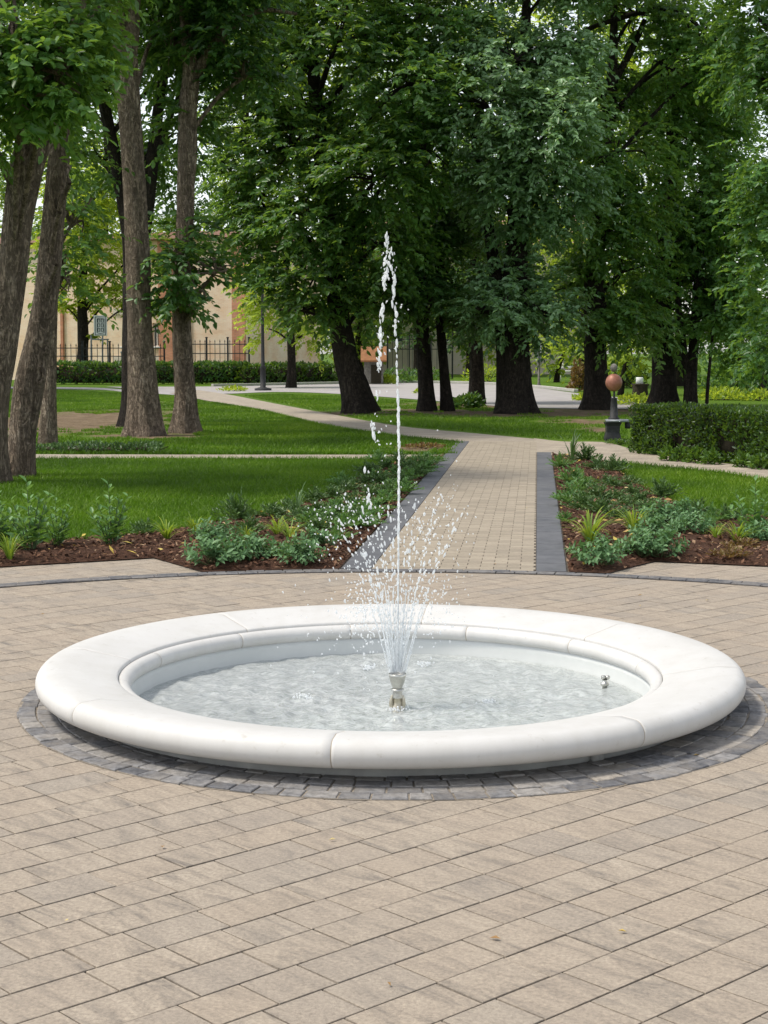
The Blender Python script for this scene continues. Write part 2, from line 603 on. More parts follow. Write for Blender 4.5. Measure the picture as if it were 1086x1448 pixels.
M['glass'] = simple('window_glass', (.05, .065, .085), (.11, .13, .16), 1.2, .08, .6, 0)
M['white_paint'] = simple('white_paint', (.62, .62, .60), (.72, .72, .70), 4, .5, .4)
M['black_iron'] = simple('black_iron', (.016, .017, .018), (.04, .04, .042), 12, .6, .25)
M['grey_metal'] = simple('grey_metal', (.20, .22, .24), (.32, .34, .36), 8, .45, .5, metal=.2)
M['sign_white'] = simple('sign_white', (.72, .74, .71), (.80, .82, .79), 4, .5, .4, 0)
M['sign_ink'] = simple('sign_ink', (.03, .045, .05), (.06, .08, .085), 8, .6, .3, 0)
M['yellow_paint'] = simple('yellow_paint', (.5, .36, .04), (.62, .46, .07), 8, .5, .4)
M['copper'] = simple('weathered_copper', (.20, .075, .045), (.36, .16, .105), 7, .5, .5, .3, metal=.25)
M['rough_stone'] = simple('rough_stone', (.10, .095, .085), (.24, .225, .20), 9, .9, .2, .7, .02)
M['lamp_glass'] = simple('lamp_glass', (.6, .6, .56), (.7, .7, .66), 3, .2, .5, 0)

# ------------------------------------------------------------------ the setting
FC = np.array([0.03, 7.27, 0.0])          # fountain centre
BC, BR = np.array([0.03, 6.385]), 5.079   # the big dark circle in the paving
RC, RR = np.array([0.08, 7.27]), 1.755    # the ring of setts round the fountain

g = Geo()
rad = [1.40, 1.7, 3, 6, 10, 16, 24, 36, 55, 80, 120, 180, 280, 450, 800, 1500, 3000]
g.lathe([(r, -.014 - (0 if r < 100 else (r - 100) * .0004)) for r in rad][::-1], FC, 96)
tag(g.build('ground', M['turf']), kind='structure')

# plaza paving ------------------------------------------------------
g = Geo()
g.lathe([(12, -.006), (1.43, -.006)], (FC[0], FC[1] - 4 + 4, 0), 96)
# keep the joint bed to the plaza outline only
g = Geo()
ring = np.linspace(0, 2 * np.pi, 97)[:-1]
V, Q = [], []
def plaza_r(a):
    d = np.array([math.cos(a), math.sin(a)])
    return d
out = []
for a_ in ring:
    d = plaza_r(a_)
    lim = 9.0
    if d[1] > 0:
        # top limit: the line of the plaza edge
        lim = min(lim, (12.35 - FC[1]) / max(d[1], 1e-6))
    if abs(d[0]) > 1e-6:
        lim = min(lim, 6.2 / abs(d[0]))
    out.append(FC[:2] + d * lim)
inn = [FC[:2] + plaza_r(a_) * 1.43 for a_ in ring]
V = [[*p, -.006] for p in out] + [[*p, -.006] for p in inn]
n = len(ring)
Q = [[i, (i + 1) % n, n + (i + 1) % n, n + i] for i in range(n)]
g.add(V, Q)
tag(g.build('plaza_bed', M['joint'], smooth=False), kind='structure')

g = Geo()
ux = np.array([math.sin(SLAB_A), math.cos(SLAB_A)])
uy = np.array([-math.cos(SLAB_A), math.sin(SLAB_A)])
ROW = .168
rs = np.random.default_rng(3)
kk = 0
for r in range(-60, 80):
    v0 = r * ROW - .09
    u = -12 + rs.uniform(0, .3)
    while u < 16:
        L = float(rs.choice([.19, .25, .25, .31]))
        cu, cv = u + L / 2, v0 + ROW / 2
        c = ux * cu + uy * cv
        u0, u1 = u, u + L
        u += L
        if not (-5.8 < c[0] < 5.8 and -.8 < c[1] < 12.3):
            continue
        if np.hypot(*(c - RC)) < RR - .22:
            continue
        kk += 1
        gap, ch = .0030, .0012
        z0 = rs.normal(0, .0005)
        tl = rs.normal(0, .0011, 2)
        tone = rs.uniform(0, 1)
        P = []
        for (zz, ins) in ((-.012, gap), (-ch, gap), (0, gap + ch)):
            for (pu, pv) in ((u0 + ins, v0 + ins), (u1 - ins, v0 + ins), (u1 - ins, v0 + ROW - ins), (u0 + ins, v0 + ROW - ins)):
                q = ux * (pu + rs.normal(0, .0005)) + uy * (pv + rs.normal(0, .0005))
                P.append([q[0], q[1], zz + z0 + (pu - cu) * tl[0] * 1.5 + (pv - cv) * tl[1]])
        P = np.array(P)
        # uy is to the left of ux, so the ring runs anticlockwise seen from above
        Fq = [[8, 9, 10, 11]]
        for k in range(2):
            for q in range(4):
                Fq.append([4 * k + q, 4 * k + (q + 1) % 4, 4 * k + 4 + (q + 1) % 4, 4 * k + 4 + q])
        P2 = P
        g.add(P2, np.array(Fq), tone)
tag(g.build('plaza_paving', M['slab'], smooth=False), kind='structure')

# ring of setts round the fountain ---------------------------------
g = Geo()
g.lathe([(RR + .004, .0012), (1.41, .0012)], (*RC, 0), 160)
tag(g.build('sett_ring_bed', M['ringsand'], smooth=False), kind='structure')
g = Geo()
def sett_course(g, cen, r0, r1, ln, z, jit, rs, tones, a0=0., a1=2 * math.pi):
    a_ = a0
    while a_ < a1 - 1e-3:
        w = ln * rs.uniform(.75, 1.3) / ((r0 + r1) / 2)
        b_ = min(a_ + w, a1)
        gp = .0035 / r0
        zz = z + rs.normal(0, .0012)
        k = 4
        aa = np.linspace(a_ + gp, b_ - gp, k)
        ins = .003
        def arc(r):
            return np.stack([cen[0] + r * np.cos(aa), cen[1] + r * np.sin(aa)], 1)
        dr = rs.normal(0, jit, 2)
        lo_i, lo_o = arc(r0 + .002 + dr[0]), arc(r1 - .002 + dr[1])
        aa2 = aa.copy()
        aa2[0] += ins / r0
        aa2[-1] -= ins / r0
        aa = aa2
        hi_i, hi_o = arc(r0 + .005 + dr[0]), arc(r1 - .005 + dr[1])
        P = np.vstack([np.c_[lo_i, np.full(k, z - .008)], np.c_[lo_o, np.full(k, z - .008)],
                       np.c_[lo_i, np.full(k, zz - .003)], np.c_[lo_o, np.full(k, zz - .003)],
                       np.c_[hi_i, np.full(k, zz)], np.c_[hi_o, np.full(k, zz)]])
        Fq = []
        for i in range(k - 1):
            Fq += [[4 * k + i, 5 * k + i, 5 * k + i + 1, 4 * k + i + 1],
                   [2 * k + i, 4 * k + i, 4 * k + i + 1, 2 * k + i + 1], [0 + i, 2 * k + i, 2 * k + i + 1, i + 1],
                   [3 * k + i, 3 * k + i + 1, 5 * k + i + 1, 5 * k + i], [k + i, k + i + 1, 3 * k + i + 1, 3 * k + i]]
        for e in (0, k - 1):
            f1 = [[e, k + e, 3 * k + e, 2 * k + e], [2 * k + e, 3 * k + e, 5 * k + e, 4 * k + e]]
            if e:
                f1 = [q[::-1] for q in f1]
            Fq += f1
        tn = np.clip(rs.normal(tones[0], tones[1]), 0, 1)
        g.add(P, np.array(Fq), tn)
        a_ = b_
rs = np.random.default_rng(9)
edges = [RR, RR - .082, RR - .164, RR - .246, RR - .328]
for k in range(4):
    sett_course(g, RC, edges[k + 1], edges[k], .105, .0065, .0035, rs, ((.22, .48, .55, .5)[k], .26))
tag(g.build('sett_ring', M['sett'], smooth=False), kind='structure')
# the big dark circle
g = Geo()
g.lathe([(BR + .068, .0012), (BR - .068, .0012)], (*BC, 0), 240)
tag(g.build('plaza_circle_bed', M['joint'], smooth=False), kind='structure')
g = Geo()
sett_course(g, BC, BR, BR + .065, .17, .0108, .001, rs, (.04, .08))
sett_course(g, BC, BR - .065, BR, .17, .0108, .001, rs, (.04, .08))
tag(g.build('plaza_circle', M['sett'], smooth=False), kind='structure')

# main path ---------------------------------------------------------
PD = nrm(at(777, 640)[:2] * 0 + np.array([math.sin(R_(5.55)), math.cos(R_(5.55))]))
PN = np.array([PD[1], -PD[0]])
P0 = np.array([-.33, 11.46])
WB, WI = .225, 1.215
def pp(s, w):
    return P0 + PD * s + PN * w
g = Geo()
def arc_w(x0, x1, n, r):
    q0, q1 = math.acos((x0 - BC[0]) / r), math.acos((x1 - BC[0]) / r)
    return [[BC[0] + r * math.cos(q), BC[1] + r * math.sin(q), .002] for q in np.linspace(q0, q1, n)]
g.poly(arc_w(P0[0] - .005, 1.345, 14, BR + .075) + [[*pp(13.95, WB * 2 + WI + .005), .002], [*pp(17.0, -.005), .002]])
tag(g.build('path_bed', M['joint'], smooth=False), kind='structure')

def quad_block(g, c4, z, tone, ch=.002, gap=.0024):
    c4 = np.asarray(c4, float)
    cen = c4.mean(0)
    def ins(d):
        out = []
        for q in c4:
            v = cen - q
            out.append(q + np.sign(v @ PD) * PD * min(d, abs(v @ PD)) + np.sign(v @ PN) * PN * min(d, abs(v @ PN)))
        return np.array(out)
    P = []
    for zz, d in ((z - .01, gap), (z - ch, gap), (z, gap + ch)):
        for q in ins(d):
            P.append([*q, zz])
    Fq = [[8, 9, 10, 11]]
    for k in range(2):
        for q in range(4):
            Fq.append([4 * k + q, 4 * k + (q + 1) % 4, 4 * k + 4 + (q + 1) % 4, 4 * k + 4 + q])
    g.add(P, np.array(Fq), tone)

def in_band(c):
    return np.hypot(*(c - BC)) < BR + .02
g = Geo()
rs = np.random.default_rng(21)
s = -.3
i = 0
while s < 16.9:
    w = WB
    j = 0
    off_ = (i % 2) * .1
    u = WB - off_
    while u < WB + WI:
        a0, a1 = max(u, WB), min(u + .2, WB + WI)
        u += .2
        if a1 - a0 < .02:
            continue
        c4 = [pp(s, a0), pp(s, a1), pp(s + .1, a1), pp(s + .1, a0)]
        c = sum(c4) / 4
        if in_band(c):
            continue
        quad_block(g, [c4[0], c4[1], c4[2], c4[3]], .008 + rs.normal(0, .0006), rs.uniform(0, 1))
    s += .1
    i += 1
tag(g.build('path_paving', M['brick'], smooth=False), kind='structure')
g = Geo()
for side in (0, 1):
    s = -.3
    top = 17.0 if side == 0 else 14.0
    while s < top:
        a0 = 0 if side == 0 else WB + WI
        c4 = [pp(s, a0), pp(s, a0 + WB), pp(min(s + .42, top), a0 + WB), pp(min(s + .42, top), a0)]
        if not in_band(sum(c4) / 4):
            quad_block(g, c4, .009 + rs.normal(0, .0006), rs.uniform(0, 1))
        s += .42
tag(g.build('path_border', M['border'], smooth=False), kind='structure')

# side paths and road -----------------------------------------------
def smooth_line(pts, n=6):
    pts = np.array(pts, float)
    out = []
    for i in range(len(pts) - 1):
        p0, p1, p2, p3 = pts[max(i - 1, 0)], pts[i], pts[i + 1], pts[min(i + 2, len(pts) - 1)]
        for k in range(n):
            u = k / n
            out.append(.5 * ((2 * p1) + (-p0 + p2) * u + (2 * p0 - 5 * p1 + 4 * p2 - p3) * u * u + (-p0 + 3 * p1 - 3 * p2 + p3) * u ** 3))
    out.append(pts[-1])
    return np.array(out)

def strip(px_a, px_b, z, n=40):
    A = smooth_line([at(*p) for p in px_a])
    B = smooth_line([at(*p) for p in px_b])
    def res(L):
        d = np.r_[0, np.cumsum(np.linalg.norm(np.diff(L, axis=0), axis=1))]
        u = np.linspace(0, d[-1], n)
        return np.stack([np.interp(u, d, L[:, k]) for k in range(3)], 1)
    A, B = res(A), res(B)
    A[:, 2] = B[:, 2] = z
    V = np.vstack([A, B])
    q = [[i, n + i, n + i + 1, i + 1] for i in range(n - 1)]
    q = np.array(q)
    # make the faces look up
    v = V[q[0]]
    if np.cross(v[1] - v[0], v[2] - v[0])[2] < 0:
        q = q[:, ::-1]
    return V, q
g = Geo()
g.add(*strip([(240, 556), (300, 568), (366, 579), (450, 599), (550, 614), (660, 625), (762, 640)],
             [(280, 551.5), (323, 558), (390, 571), (480, 588), (567, 603), (662, 612), (770, 622)], .0035))
g.add(*strip([(755, 639), (777, 644), (871, 654), (1014, 668), (1086, 680), (1230, 702)],
             [(755, 620), (800, 625), (857, 626), (924, 643), (1086, 663), (1230, 682)], .0065))
g.add(*strip([(-460, 650), (45, 648.5), (330, 648.5), (634, 649)], [(-460, 642), (45, 642.5), (330, 643), (634, 643)], .0015))
tag(g.build('side_path', M['side'], smooth=False), kind='structure')
g = Geo()
g.add(*strip([(-400, 547.0), (80, 549.6), (183, 554.5), (262, 559)], [(-400, 545.0), (80, 547.2), (183, 550.5), (300, 550)], -.004))
g.add(*strip([(215, 552), (300, 557.0), (393, 554), (482, 557), (593, 565), (680, 572.5), (770, 577), (885, 578), (985, 575)],
             [(150, 546.8), (300, 546.5), (383, 545), (480, 543.0), (590, 541.5), (680, 543.2), (754, 548), (830, 557.5), (985, 572)], .0))
tag(g.build('road', M['road'], smooth=False), kind='structure')
g = Geo()
K = smooth_line([at(*p) for p in [(300, 546.3), (383, 544.7), (480, 542.7), (590, 541.2), (680, 542.9), (754, 547.7), (815, 554.2)]])
for i in range(len(K) - 1):
    d = K[i + 1] - K[i]
    g.box((K[i] + K[i + 1]) / 2 + np.array([0, .1, .05]), (.999 * np.linalg.norm(d) + .0, .18, .12), math.atan2(d[1], d[0]), .01)
tag(g.build('kerb', M['kerb'], smooth=False), kind='structure')

# planting beds: raised, lumpy bark mulch ---------------------------
def in_poly(x, y, poly):
    poly = np.asarray(poly)
    n = len(poly)
    ins = np.zeros(x.shape, bool)
    j = n - 1
    for i in range(n):
        xi, yi, xj, yj = *poly[i][:2], *poly[j][:2]
        c = ((yi > y) != (yj > y)) & (x < (xj - xi) * (y - yi) / (yj - yi + 1e-12) + xi)
        ins ^= c
        j = i
    return ins

def edge_dist(x, y, poly):
    poly = np.asarray(poly)[:, :2]
    d = np.full(x.shape, 1e9)
    for i in range(len(poly)):
        a, b = poly[i], poly[(i + 1) % len(poly)]
        ab = b - a
        tt = np.clip(((x - a[0]) * ab[0] + (y - a[1]) * ab[1]) / (ab @ ab), 0, 1)
        d = np.minimum(d, np.hypot(x - a[0] - tt * ab[0], y - a[1] - tt * ab[1]))
    return d

def arc_px(x0, x1, n=12):
    # points just outside the dark circle between two photo columns
    a0 = math.atan2(at(x0, 810)[1] - BC[1], at(x0, 810)[0] - BC[0])
    a1 = math.atan2(at(x1, 810)[1] - BC[1], at(x1, 810)[0] - BC[0])
    return [np.array([BC[0] + (BR + .09) * math.cos(q), BC[1] + (BR + .09) * math.sin(q)]) for q in np.linspace(a0, a1, n)]

ARC_L = arc_px(287, 478)
ARC_R = arc_px(799, 862)
eL = pp(0.0, -.012)
BED_L = [at(-260, 815)[:2], at(0, 803)[:2], at(217, 790)[:2]] + ARC_L + [pp(.1, -.012), pp(13.2, -.012)] + \
        [at(x, y)[:2] for x, y in [(590, 652), (545, 660), (505, 676), (470, 697), (420, 716), (370, 731), (310, 741), (250, 752), (200, 759), (130, 764), (60, 771), (0, 776), (-260, 788)]]
BED_R = [pp(.0, 2 * WB + WI + .012)] + ARC_R[1:] + [at(925, 795)[:2], at(1086, 802)[:2], at(1340, 815)[:2], at(1340, 752)[:2]] + \
        [at(x, y)[:2] for x, y in [(1086, 735), (1030, 732), (985, 722), (950, 707), (915, 690), (890, 672), (872, 657), (830, 650)]] + [pp(13.6, 2 * WB + WI + .012)]

def bed(name, poly):
    P = np.array([p[:2] for p in poly])
    st = .045
    xs = np.arange(P[:, 0].min(), P[:, 0].max(), st)
    ys = np.arange(P[:, 1].min(), P[:, 1].max(), st * 1.6)
    X, Y = np.meshgrid(xs, ys)
    IN = in_poly(X, Y, P)
    D = edge_dist(X, Y, P)
    SM = np.clip((D - .05) / .16, 0, 1)
    SM = SM * SM * (3 - 2 * SM)
    Z = .004 + SM * .026 + SM * (vnoise(np.stack([X * 9, Y * 9, X * 0], -1)) * .028 + vnoise(np.stack([X * 24, Y * 24, X * 0 + 5], -1)) * .018)
    g = Geo()
    idx = np.full(X.shape, -1)
    # snap cells: keep a quad if all corners are inside
    idx[IN] = np.arange(IN.sum())
    V = np.stack([X[IN], Y[IN], Z[IN]], 1)
    a, b, c, d = idx[:-1, :-1], idx[:-1, 1:], idx[1:, 1:], idx[1:, :-1]
    ok = (a >= 0) & (b >= 0) & (c >= 0) & (d >= 0)
    g.add(V, np.stack([a[ok], b[ok], c[ok], d[ok]], 1))
    g.poly([[*p, .0095] for p in P])
    o = tag(g.build(name, M['mulch']), kind='structure')
    return P
PL = bed('planting_bed', BED_L)
PR = bed('planting_bed', BED_R)

def rand_in(poly, n, rs, minx=-5, maxx=6):
    P = np.asarray(poly)
    out = np.zeros((0, 2))
    lo, hi = P.min(0), P.max(0)
    lo[0], hi[0] = max(lo[0], minx), min(hi[0], maxx)
    while len(out) < n:
        q = rs.uniform(lo, hi, (n * 2, 2))
        q = q[in_poly(q[:, 0], q[:, 1], P)]
        out = np.vstack([out, q])
    return out[:n]
rs = np.random.default_rng(4)
def chips(name, mat, polys, n, size, z0, tones=(0, 1)):
    g = Geo()
    for P in polys:
        c = rand_in(P, n, rs)
        e = edge_dist(c[:, 0], c[:, 1], P)
        z = z0 + np.clip((e - .03) / .18, 0, 1) * .040 + rs.uniform(0, .02, n)
        yaw = rs.uniform(0, np.pi * 2, n)
        tilt = rs.normal(0, .35, n)
        L = size * rs.uniform(.5, 1.4, n)
        W = L * rs.uniform(.22, .5, n)
        ax = np.stack([np.cos(yaw) * np.cos(tilt), np.sin(yaw) * np.cos(tilt), np.sin(tilt)], 1)
        sd = np.stack([-np.sin(yaw), np.cos(yaw), rs.normal(0, .3, n)], 1)
        cc = np.c_[c, z]
        V = np.stack([cc - ax * L[:, None] / 2, cc + sd * W[:, None] / 2 + [0, 0, .004], cc + ax * L[:, None] / 2, cc - sd * W[:, None] / 2 + [0, 0, .004]], 1)
        g.add(V.reshape(-1, 3), np.arange(n * 4).reshape(-1, 4), np.repeat(rs.uniform(*tones, n), 4))
    return tag(g.build(name, mat, smooth=False), kind='stuff')
chips('bark_chips', M['chip'], [PL, PR], 9000, .05, .012)
chips('fallen_leaves', M['dry'], [PL, PR], 190, .075, .03)

# grass blades ------------------------------------------------------
def blades(g, c, rs, h=.05, w=.011, tone=(0, 1), z=-.012):
    n = len(c)
    yaw = rs.uniform(0, 2 * np.pi, n)
    lean = rs.normal(0, .55, (n, 2))
    H = h * rs.uniform(.5, 1.25, n)
    W = w * rs.uniform(.7, 1.4, n)
    s = np.stack([np.cos(yaw), np.sin(yaw), 0 * yaw], 1) * W[:, None] / 2
    b = np.c_[c, np.full(n, z)]
    tip = b + np.c_[lean * H[:, None], H]
    V = np.stack([b - s, b + s, tip], 1).reshape(-1, 3)
    cl = vnoise(np.c_[c * 1.1, c[:, :1] * 0]) * .6 + vnoise(np.c_[c * .35, c[:, :1] * 0 + 4]) * .4
    tn = np.clip(rs.uniform(*tone, n) * .5 + (cl - .5) * 1.15 + .27, 0, 1)
    g.add(V, np.arange(n * 3).reshape(-1, 3), np.repeat(tn, 3))
rs = np.random.default_rng(12)
g = Geo()
lawnA = np.array([at(x, y)[:2] for x, y in [(-420, 652), (45, 650), (330, 650), (628, 650.5), (590, 652), (545, 660), (505, 676), (470, 697), (420, 716), (370, 731), (310, 741), (250, 752), (200, 759), (130, 764), (60, 771), (0, 776), (-420, 800)]])
lawnB = np.array([at(x, y)[:2] for x, y in [(-330, 641), (330, 642), (636, 642), (650, 628), (550, 617), (450, 602), (366, 582), (300, 571), (262, 561), (183, 556), (60, 551), (-330, 549)]])
lawnC = np.array([at(x, y)[:2] for x, y in [(876, 656), (1014, 670), (1086, 682), (1150, 692), (1150, 742), (1086, 735), (1030, 732), (985, 722), (950, 707), (915, 690), (890, 672)]])
lawnD = np.array([at(x, y)[:2] for x, y in [(345, 559), (393, 569), (480, 586), (567, 601), (662, 609), (780, 620), (857, 622), (888, 630), (888, 585), (770, 580), (680, 575), (593, 568), (482, 560), (400, 557)]])
for P, dens in ((lawnA, 2300), (lawnC, 2300), (lawnB, 620), (lawnD, 330)):
    ar = .5 * abs(np.dot(P[:, 0], np.roll(P[:, 1], 1)) - np.dot(P[:, 1], np.roll(P[:, 0], 1)))
    n = int(ar * dens)
    c = rand_in(P, n, rs, -30, 9)
    if dens < 1000:   # thin out on the worn soil
        m = np.full(len(c), -9.)
        for (p, rx, ry, s_) in SOIL:
            m = np.maximum(m, 1.25 * s_ - np.hypot((c[:, 0] - p[0]) / rx, (c[:, 1] - p[1]) / ry))
        k = m + (vnoise(np.c_[c * 2.0, c[:, :1] * 0]) - .5) * 1.6 < .1
        c = c[k]
    big = dens < 1000
    blades(g, c, rs, .05 if not big else .055, .012 if not big else .022)
tag(g.build('lawn_grass', M['grass'], smooth=False), kind='stuff')
# ragged taller grass along the edges of the paths and beds
g = Geo()
for line in ([(45, 650), (628, 650)], [(45, 641.5), (640, 641.5)], [(45, 640), (225, 640)], [(45, 638.5), (222, 638.8)], [(876, 656), (1014, 670), (1150, 692)], [(650, 627), (550, 616.5), (450, 601), (366, 581), (300, 570)],
             [(590, 652), (505, 676), (420, 716), (310, 741), (200, 759), (0, 776)], [(1086, 735), (985, 722), (915, 690), (872, 657)]):
    A = smooth_line([at(*p) for p in line], 20)[:, :2]
    d = np.r_[0, np.cumsum(np.linalg.norm(np.diff(A, axis=0), axis=1))]
    n = int(d[-1] * (420 if len(line) != 2 or line[0][1] > 641 else 600))
    u = rs.uniform(0, d[-1], n)
    c = np.stack([np.interp(u, d, A[:, 0]), np.interp(u, d, A[:, 1])], 1) + rs.normal(0, .05, (n, 2))
    blades(g, c, rs, .075, .014, (0, .7))
tag(g.build('edge_grass', M['grass'], smooth=False), kind='stuff')
# litter on the paving and lawn
g = Geo()
spots = [(845, 968 + 70), (1000, 850), (905, 858), (700, 1330), (880, 1320), (640, 1110), (470, 1190), (230, 1200), (96, 1305), (745, 720), (590, 760), (640, 690), (700, 800), (820, 670), (905, 843), (300, 705), (298, 686), (180, 700), (100, 664), (330, 660), (440, 690), (690, 660), (735, 690), (960, 700), (1010, 690), (550, 1395), (870, 1090), (160, 900), (60, 870), (985, 1010 + 60)]
for (x, y) in spots:
    c = at(x, y)
    if np.hypot(*(c[:2] - FC[:2])) < 1.66:
        continue
    yaw = random.uniform(0, 6.28)
    L, W = random.uniform(.018, .04), random.uniform(.008, .018)
    ax, sd = np.array([math.cos(yaw), math.sin(yaw), 0.1]), np.array([-math.sin(yaw), math.cos(yaw), .15])
    z = .012 if c[1] > 11.3 else .006
    if c[1] > 12 and x < 560:
        z = .03
    g.add([[*(c[:2] - ax[:2] * L / 2), z], [*(c[:2] + sd[:2] * W / 2), z + .006], [*(c[:2] + ax[:2] * L / 2), z + .002], [*(c[:2] - sd[:2] * W / 2), z + .005]], [[0, 1, 2, 3]], random.uniform(0, 1))
tag(g.build('leaf_litter', M['dry'], smooth=False), kind='stuff')

# ------------------------------------------------------------------ fountain
ft = thing('fountain', FC, 'low round white stone fountain basin with a broad rounded rim, filled with pale water', 'fountain')
JA = [R_(-90 - 8 + 45 * k) for k in range(8)]
def ring_mesh(prof, joints, nseg, depth=.002, half=.0013):
    angs = set(np.linspace(0, 2 * np.pi, nseg, endpoint=False).tolist())
    rm = prof[:, 0].max()
    ja = [j % (2 * np.pi) for j in joints]
    for j in ja:
        for k in (-2.0, -1.0, 0, 1.0, 2.0):
            angs.add((j + k * half / rm) % (2 * np.pi))
    A = np.array(sorted(angs))
    cen = prof.mean(0)
    nv = nrm(cen - prof)
    V, T = [], []
    for a_ in A:
        d = min(abs((a_ - j + np.pi) % (2 * np.pi) - np.pi) * rm for j in ja)
        k = 1.0 if d < half * 1.3 else 0.0
        p = prof + nv * depth * k
        V.append(np.stack([FC[0] + p[:, 0] * math.cos(a_), FC[1] + p[:, 0] * math.sin(a_), p[:, 1]], 1))
        T.append(np.full(len(p), k))
    m, n = len(prof), len(A)
    q = [[i * m + j, ((i + 1) % n) * m + j, ((i + 1) % n) * m + (j + 1) % m, i * m + (j + 1) % m] for i in range(n) for j in range(m)]
    return np.concatenate(V), np.array(q), np.concatenate(T)
RT = .056
th = np.linspace(-math.pi / 2, math.pi / 2 - .15, 16)
ZC, RO = .123, 1.571
prof = [(1.258, .06), (1.258, .06)][:1] + [(RO + RT * math.cos(q), ZC + RT * math.sin(q)) for q in th]
# flat top, falling gently to the groove, with a softened inner arris
prof += [(1.50, ZC + RT * .995 + .001), (1.40, .160), (1.30, .1415), (1.268, .1345), (1.262, .131), (1.259, .124)]
prof = np.array(prof)
g = Geo()
g.add(*ring_mesh(prof, JA, 192))
g.build('coping', M['stone'], ft, FC)
g = Geo()
th = np.linspace(math.pi * .5, math.pi * 1.45, 12)
lp = [(1.2565, .045), (1.2565, .118)] + [(1.243 + .040 * math.cos(q), .079 + .040 * math.sin(q)) for q in th] + [(1.236, .036)]
g.add(*ring_mesh(np.array(lp), [R_(-90 - 20 + 30 * k) for k in range(12)], 192, .002, .0013))
g.build('inner_lip', M['stone'], ft, FC)
g = Geo()
g.lathe([(1.44, -.012), (1.45, -.008), (1.45, .0625), (1.255, .0628)], FC, 128)
g.build('plinth', M['plinth'], ft, FC)
for aa in (33.5, -98, 125, 215):
    g = Geo()
    a_ = R_(aa - 90)
    g.box((FC[0] + 1.456 * math.cos(a_), FC[1] + 1.456 * math.sin(a_), .033), (.03, .055, .064), a_, .004)
    g.build('drain_cover', M['plinth'], ft, FC)
g = Geo()
g.lathe([(1.254, .045), (1.222, .045), (1.220, .02), (1.205, -.30), (1.1, -.34), (.02, -.35)], FC, 128)
g.build('basin', M['basin'], ft, FC)
# main nozzle
NB = pos(562, 1001, 7.12)
NX, NY = NB[0], 7.14
nz = thing('fountain_nozzle', (NX, NY, -.35), 'steel fountain nozzle with a flared cup standing in the middle of the basin', 'nozzle')
nb = np.array([NX, NY, -.35])
g = Geo()
g.lathe([(.026, 0), (.026, .33), (.021, .335), (.021, .362), (.026, .368)], nb, 24)
g.build('stem', M['brass'], nz, nb)
g = Geo()
g.lathe([(.026, .366), (.0255, .372), (.022, .385), (.022, .415), (.027, .424), (.033, .440), (.038, .462), (.041, .478), (.038, .480), (.034, .464), (.002, .460)], nb, 32)
g.lathe([(.030, .400), (.030, .408), (.022, .4085)], nb, 8)
g.build('cup', M['steel'], nz, nb)
g = Geo()
for sx in (-1, 1):
    g.tube([nb + [sx * .022, -.008, .312], nb + [sx * .030, -.01, .335], nb + [sx * .028, -.008, .36], nb + [sx * .022, -.004, .378]], [.008, .009, .008, .006], 8)
g.build('bracket', M['brass'], nz, nb)
p2 = at(855, 974, -.04)
nb2 = np.array([p2[0], p2[1], -.34])
n2 = thing('small_nozzle', nb2, 'small steel fitting poking out of the water near the right of the basin', 'fitting')  # second, smaller nozzle near the basin wall, gives no light
g = Geo()
g.lathe([(.012, 0), (.012, .315), (.020, .318), (.021, .33), (.012, .333), (.012, .345)], nb2, 16)
g.build('stem', M['steel'], n2, nb2)
g = Geo()
g.box(nb2 + [-.006, 0, .356], (.018, .016, .022), .3, .003)
g.ball(nb2 + [.014, 0, .357], .012)
g.build('nozzle_head', M['steel'], n2, nb2)

# water surface: real ripples
g = Geo()
nr, na = 130, 288
r = np.linspace(.0, 1.2135, nr) ** 1.0
a_ = np.linspace(0, 2 * np.pi, na, endpoint=False)
Rr, A = np.meshgrid(r, a_, indexing='ij')
X, Y = Rr * np.cos(A), Rr * np.sin(A)
rng_ = np.random.default_rng(8)
Z = 0 * X
for k in range(26):
    th_ = rng_.uniform(0, 2 * np.pi)
    lam = rng_.uniform(.05, .22)
    Z += .0011 * (lam / .12) * np.sin((X * math.cos(th_) + Y * math.sin(th_)) * 2 * np.pi / lam + rng_.uniform(0, 6.28) + 1.5 * np.sin(X * 5 + k) * np.cos(Y * 4 - k))
Z += .004 * (vnoise(np.stack([X * 9, Y * 9, X * 0], -1)) - .5)
for k in range(16):   # splash rings
    cx, cy = rng_.normal(0, .34, 2)
    d = np.hypot(X - cx, Y - cy)
    Z += .004 * np.sin(d * 2 * np.pi / .06) * np.exp(-d / .09)
for (px_, py_) in ((430, 986), (690, 993), (560, 1020), (520, 940)):
    c = at(px_, py_, -.037) - FC
    d = np.hypot(X - c[0], Y - c[1])
    Z += .020 * np.exp(-(d / .028) ** 2) + .006 * np.sin(d * 2 * np.pi / .055) * np.exp(-d / .10)
Z = Z * np.clip((1.2135 - Rr) / .05 + .25, 0, 1)
V = np.stack([X + FC[0], Y + FC[1], Z - .037], -1).reshape(-1, 3)
i = np.arange(nr - 1)[:, None] * na
j = np.arange(na)[None]
q = np.stack([i + j, i + na + j, i + na + (j + 1) % na, i + (j + 1) % na], -1).reshape(-1, 4)
g.add(V, q)
tag(g.build('water', M['water'], None, (FC[0], FC[1], 0)), kind='structure')

# jets ---------------------------------------------------------------
def drop(g, c, r, stretch=1.0, axis=None, n=6, m=5):
    g0 = Geo()
    g0.ball((0, 0, 0), 1, n, m)
    V = g0.v[0] * np.array([r, r, r * stretch])
    V = V * (1 + RNG.normal(0, .12, V.shape))
    if axis is not None:
        q = Vector((0, 0, 1)).rotation_difference(Vector(axis)).to_matrix()
        V = V @ np.array(q).T
    g.add(V + c, g0.f[0])

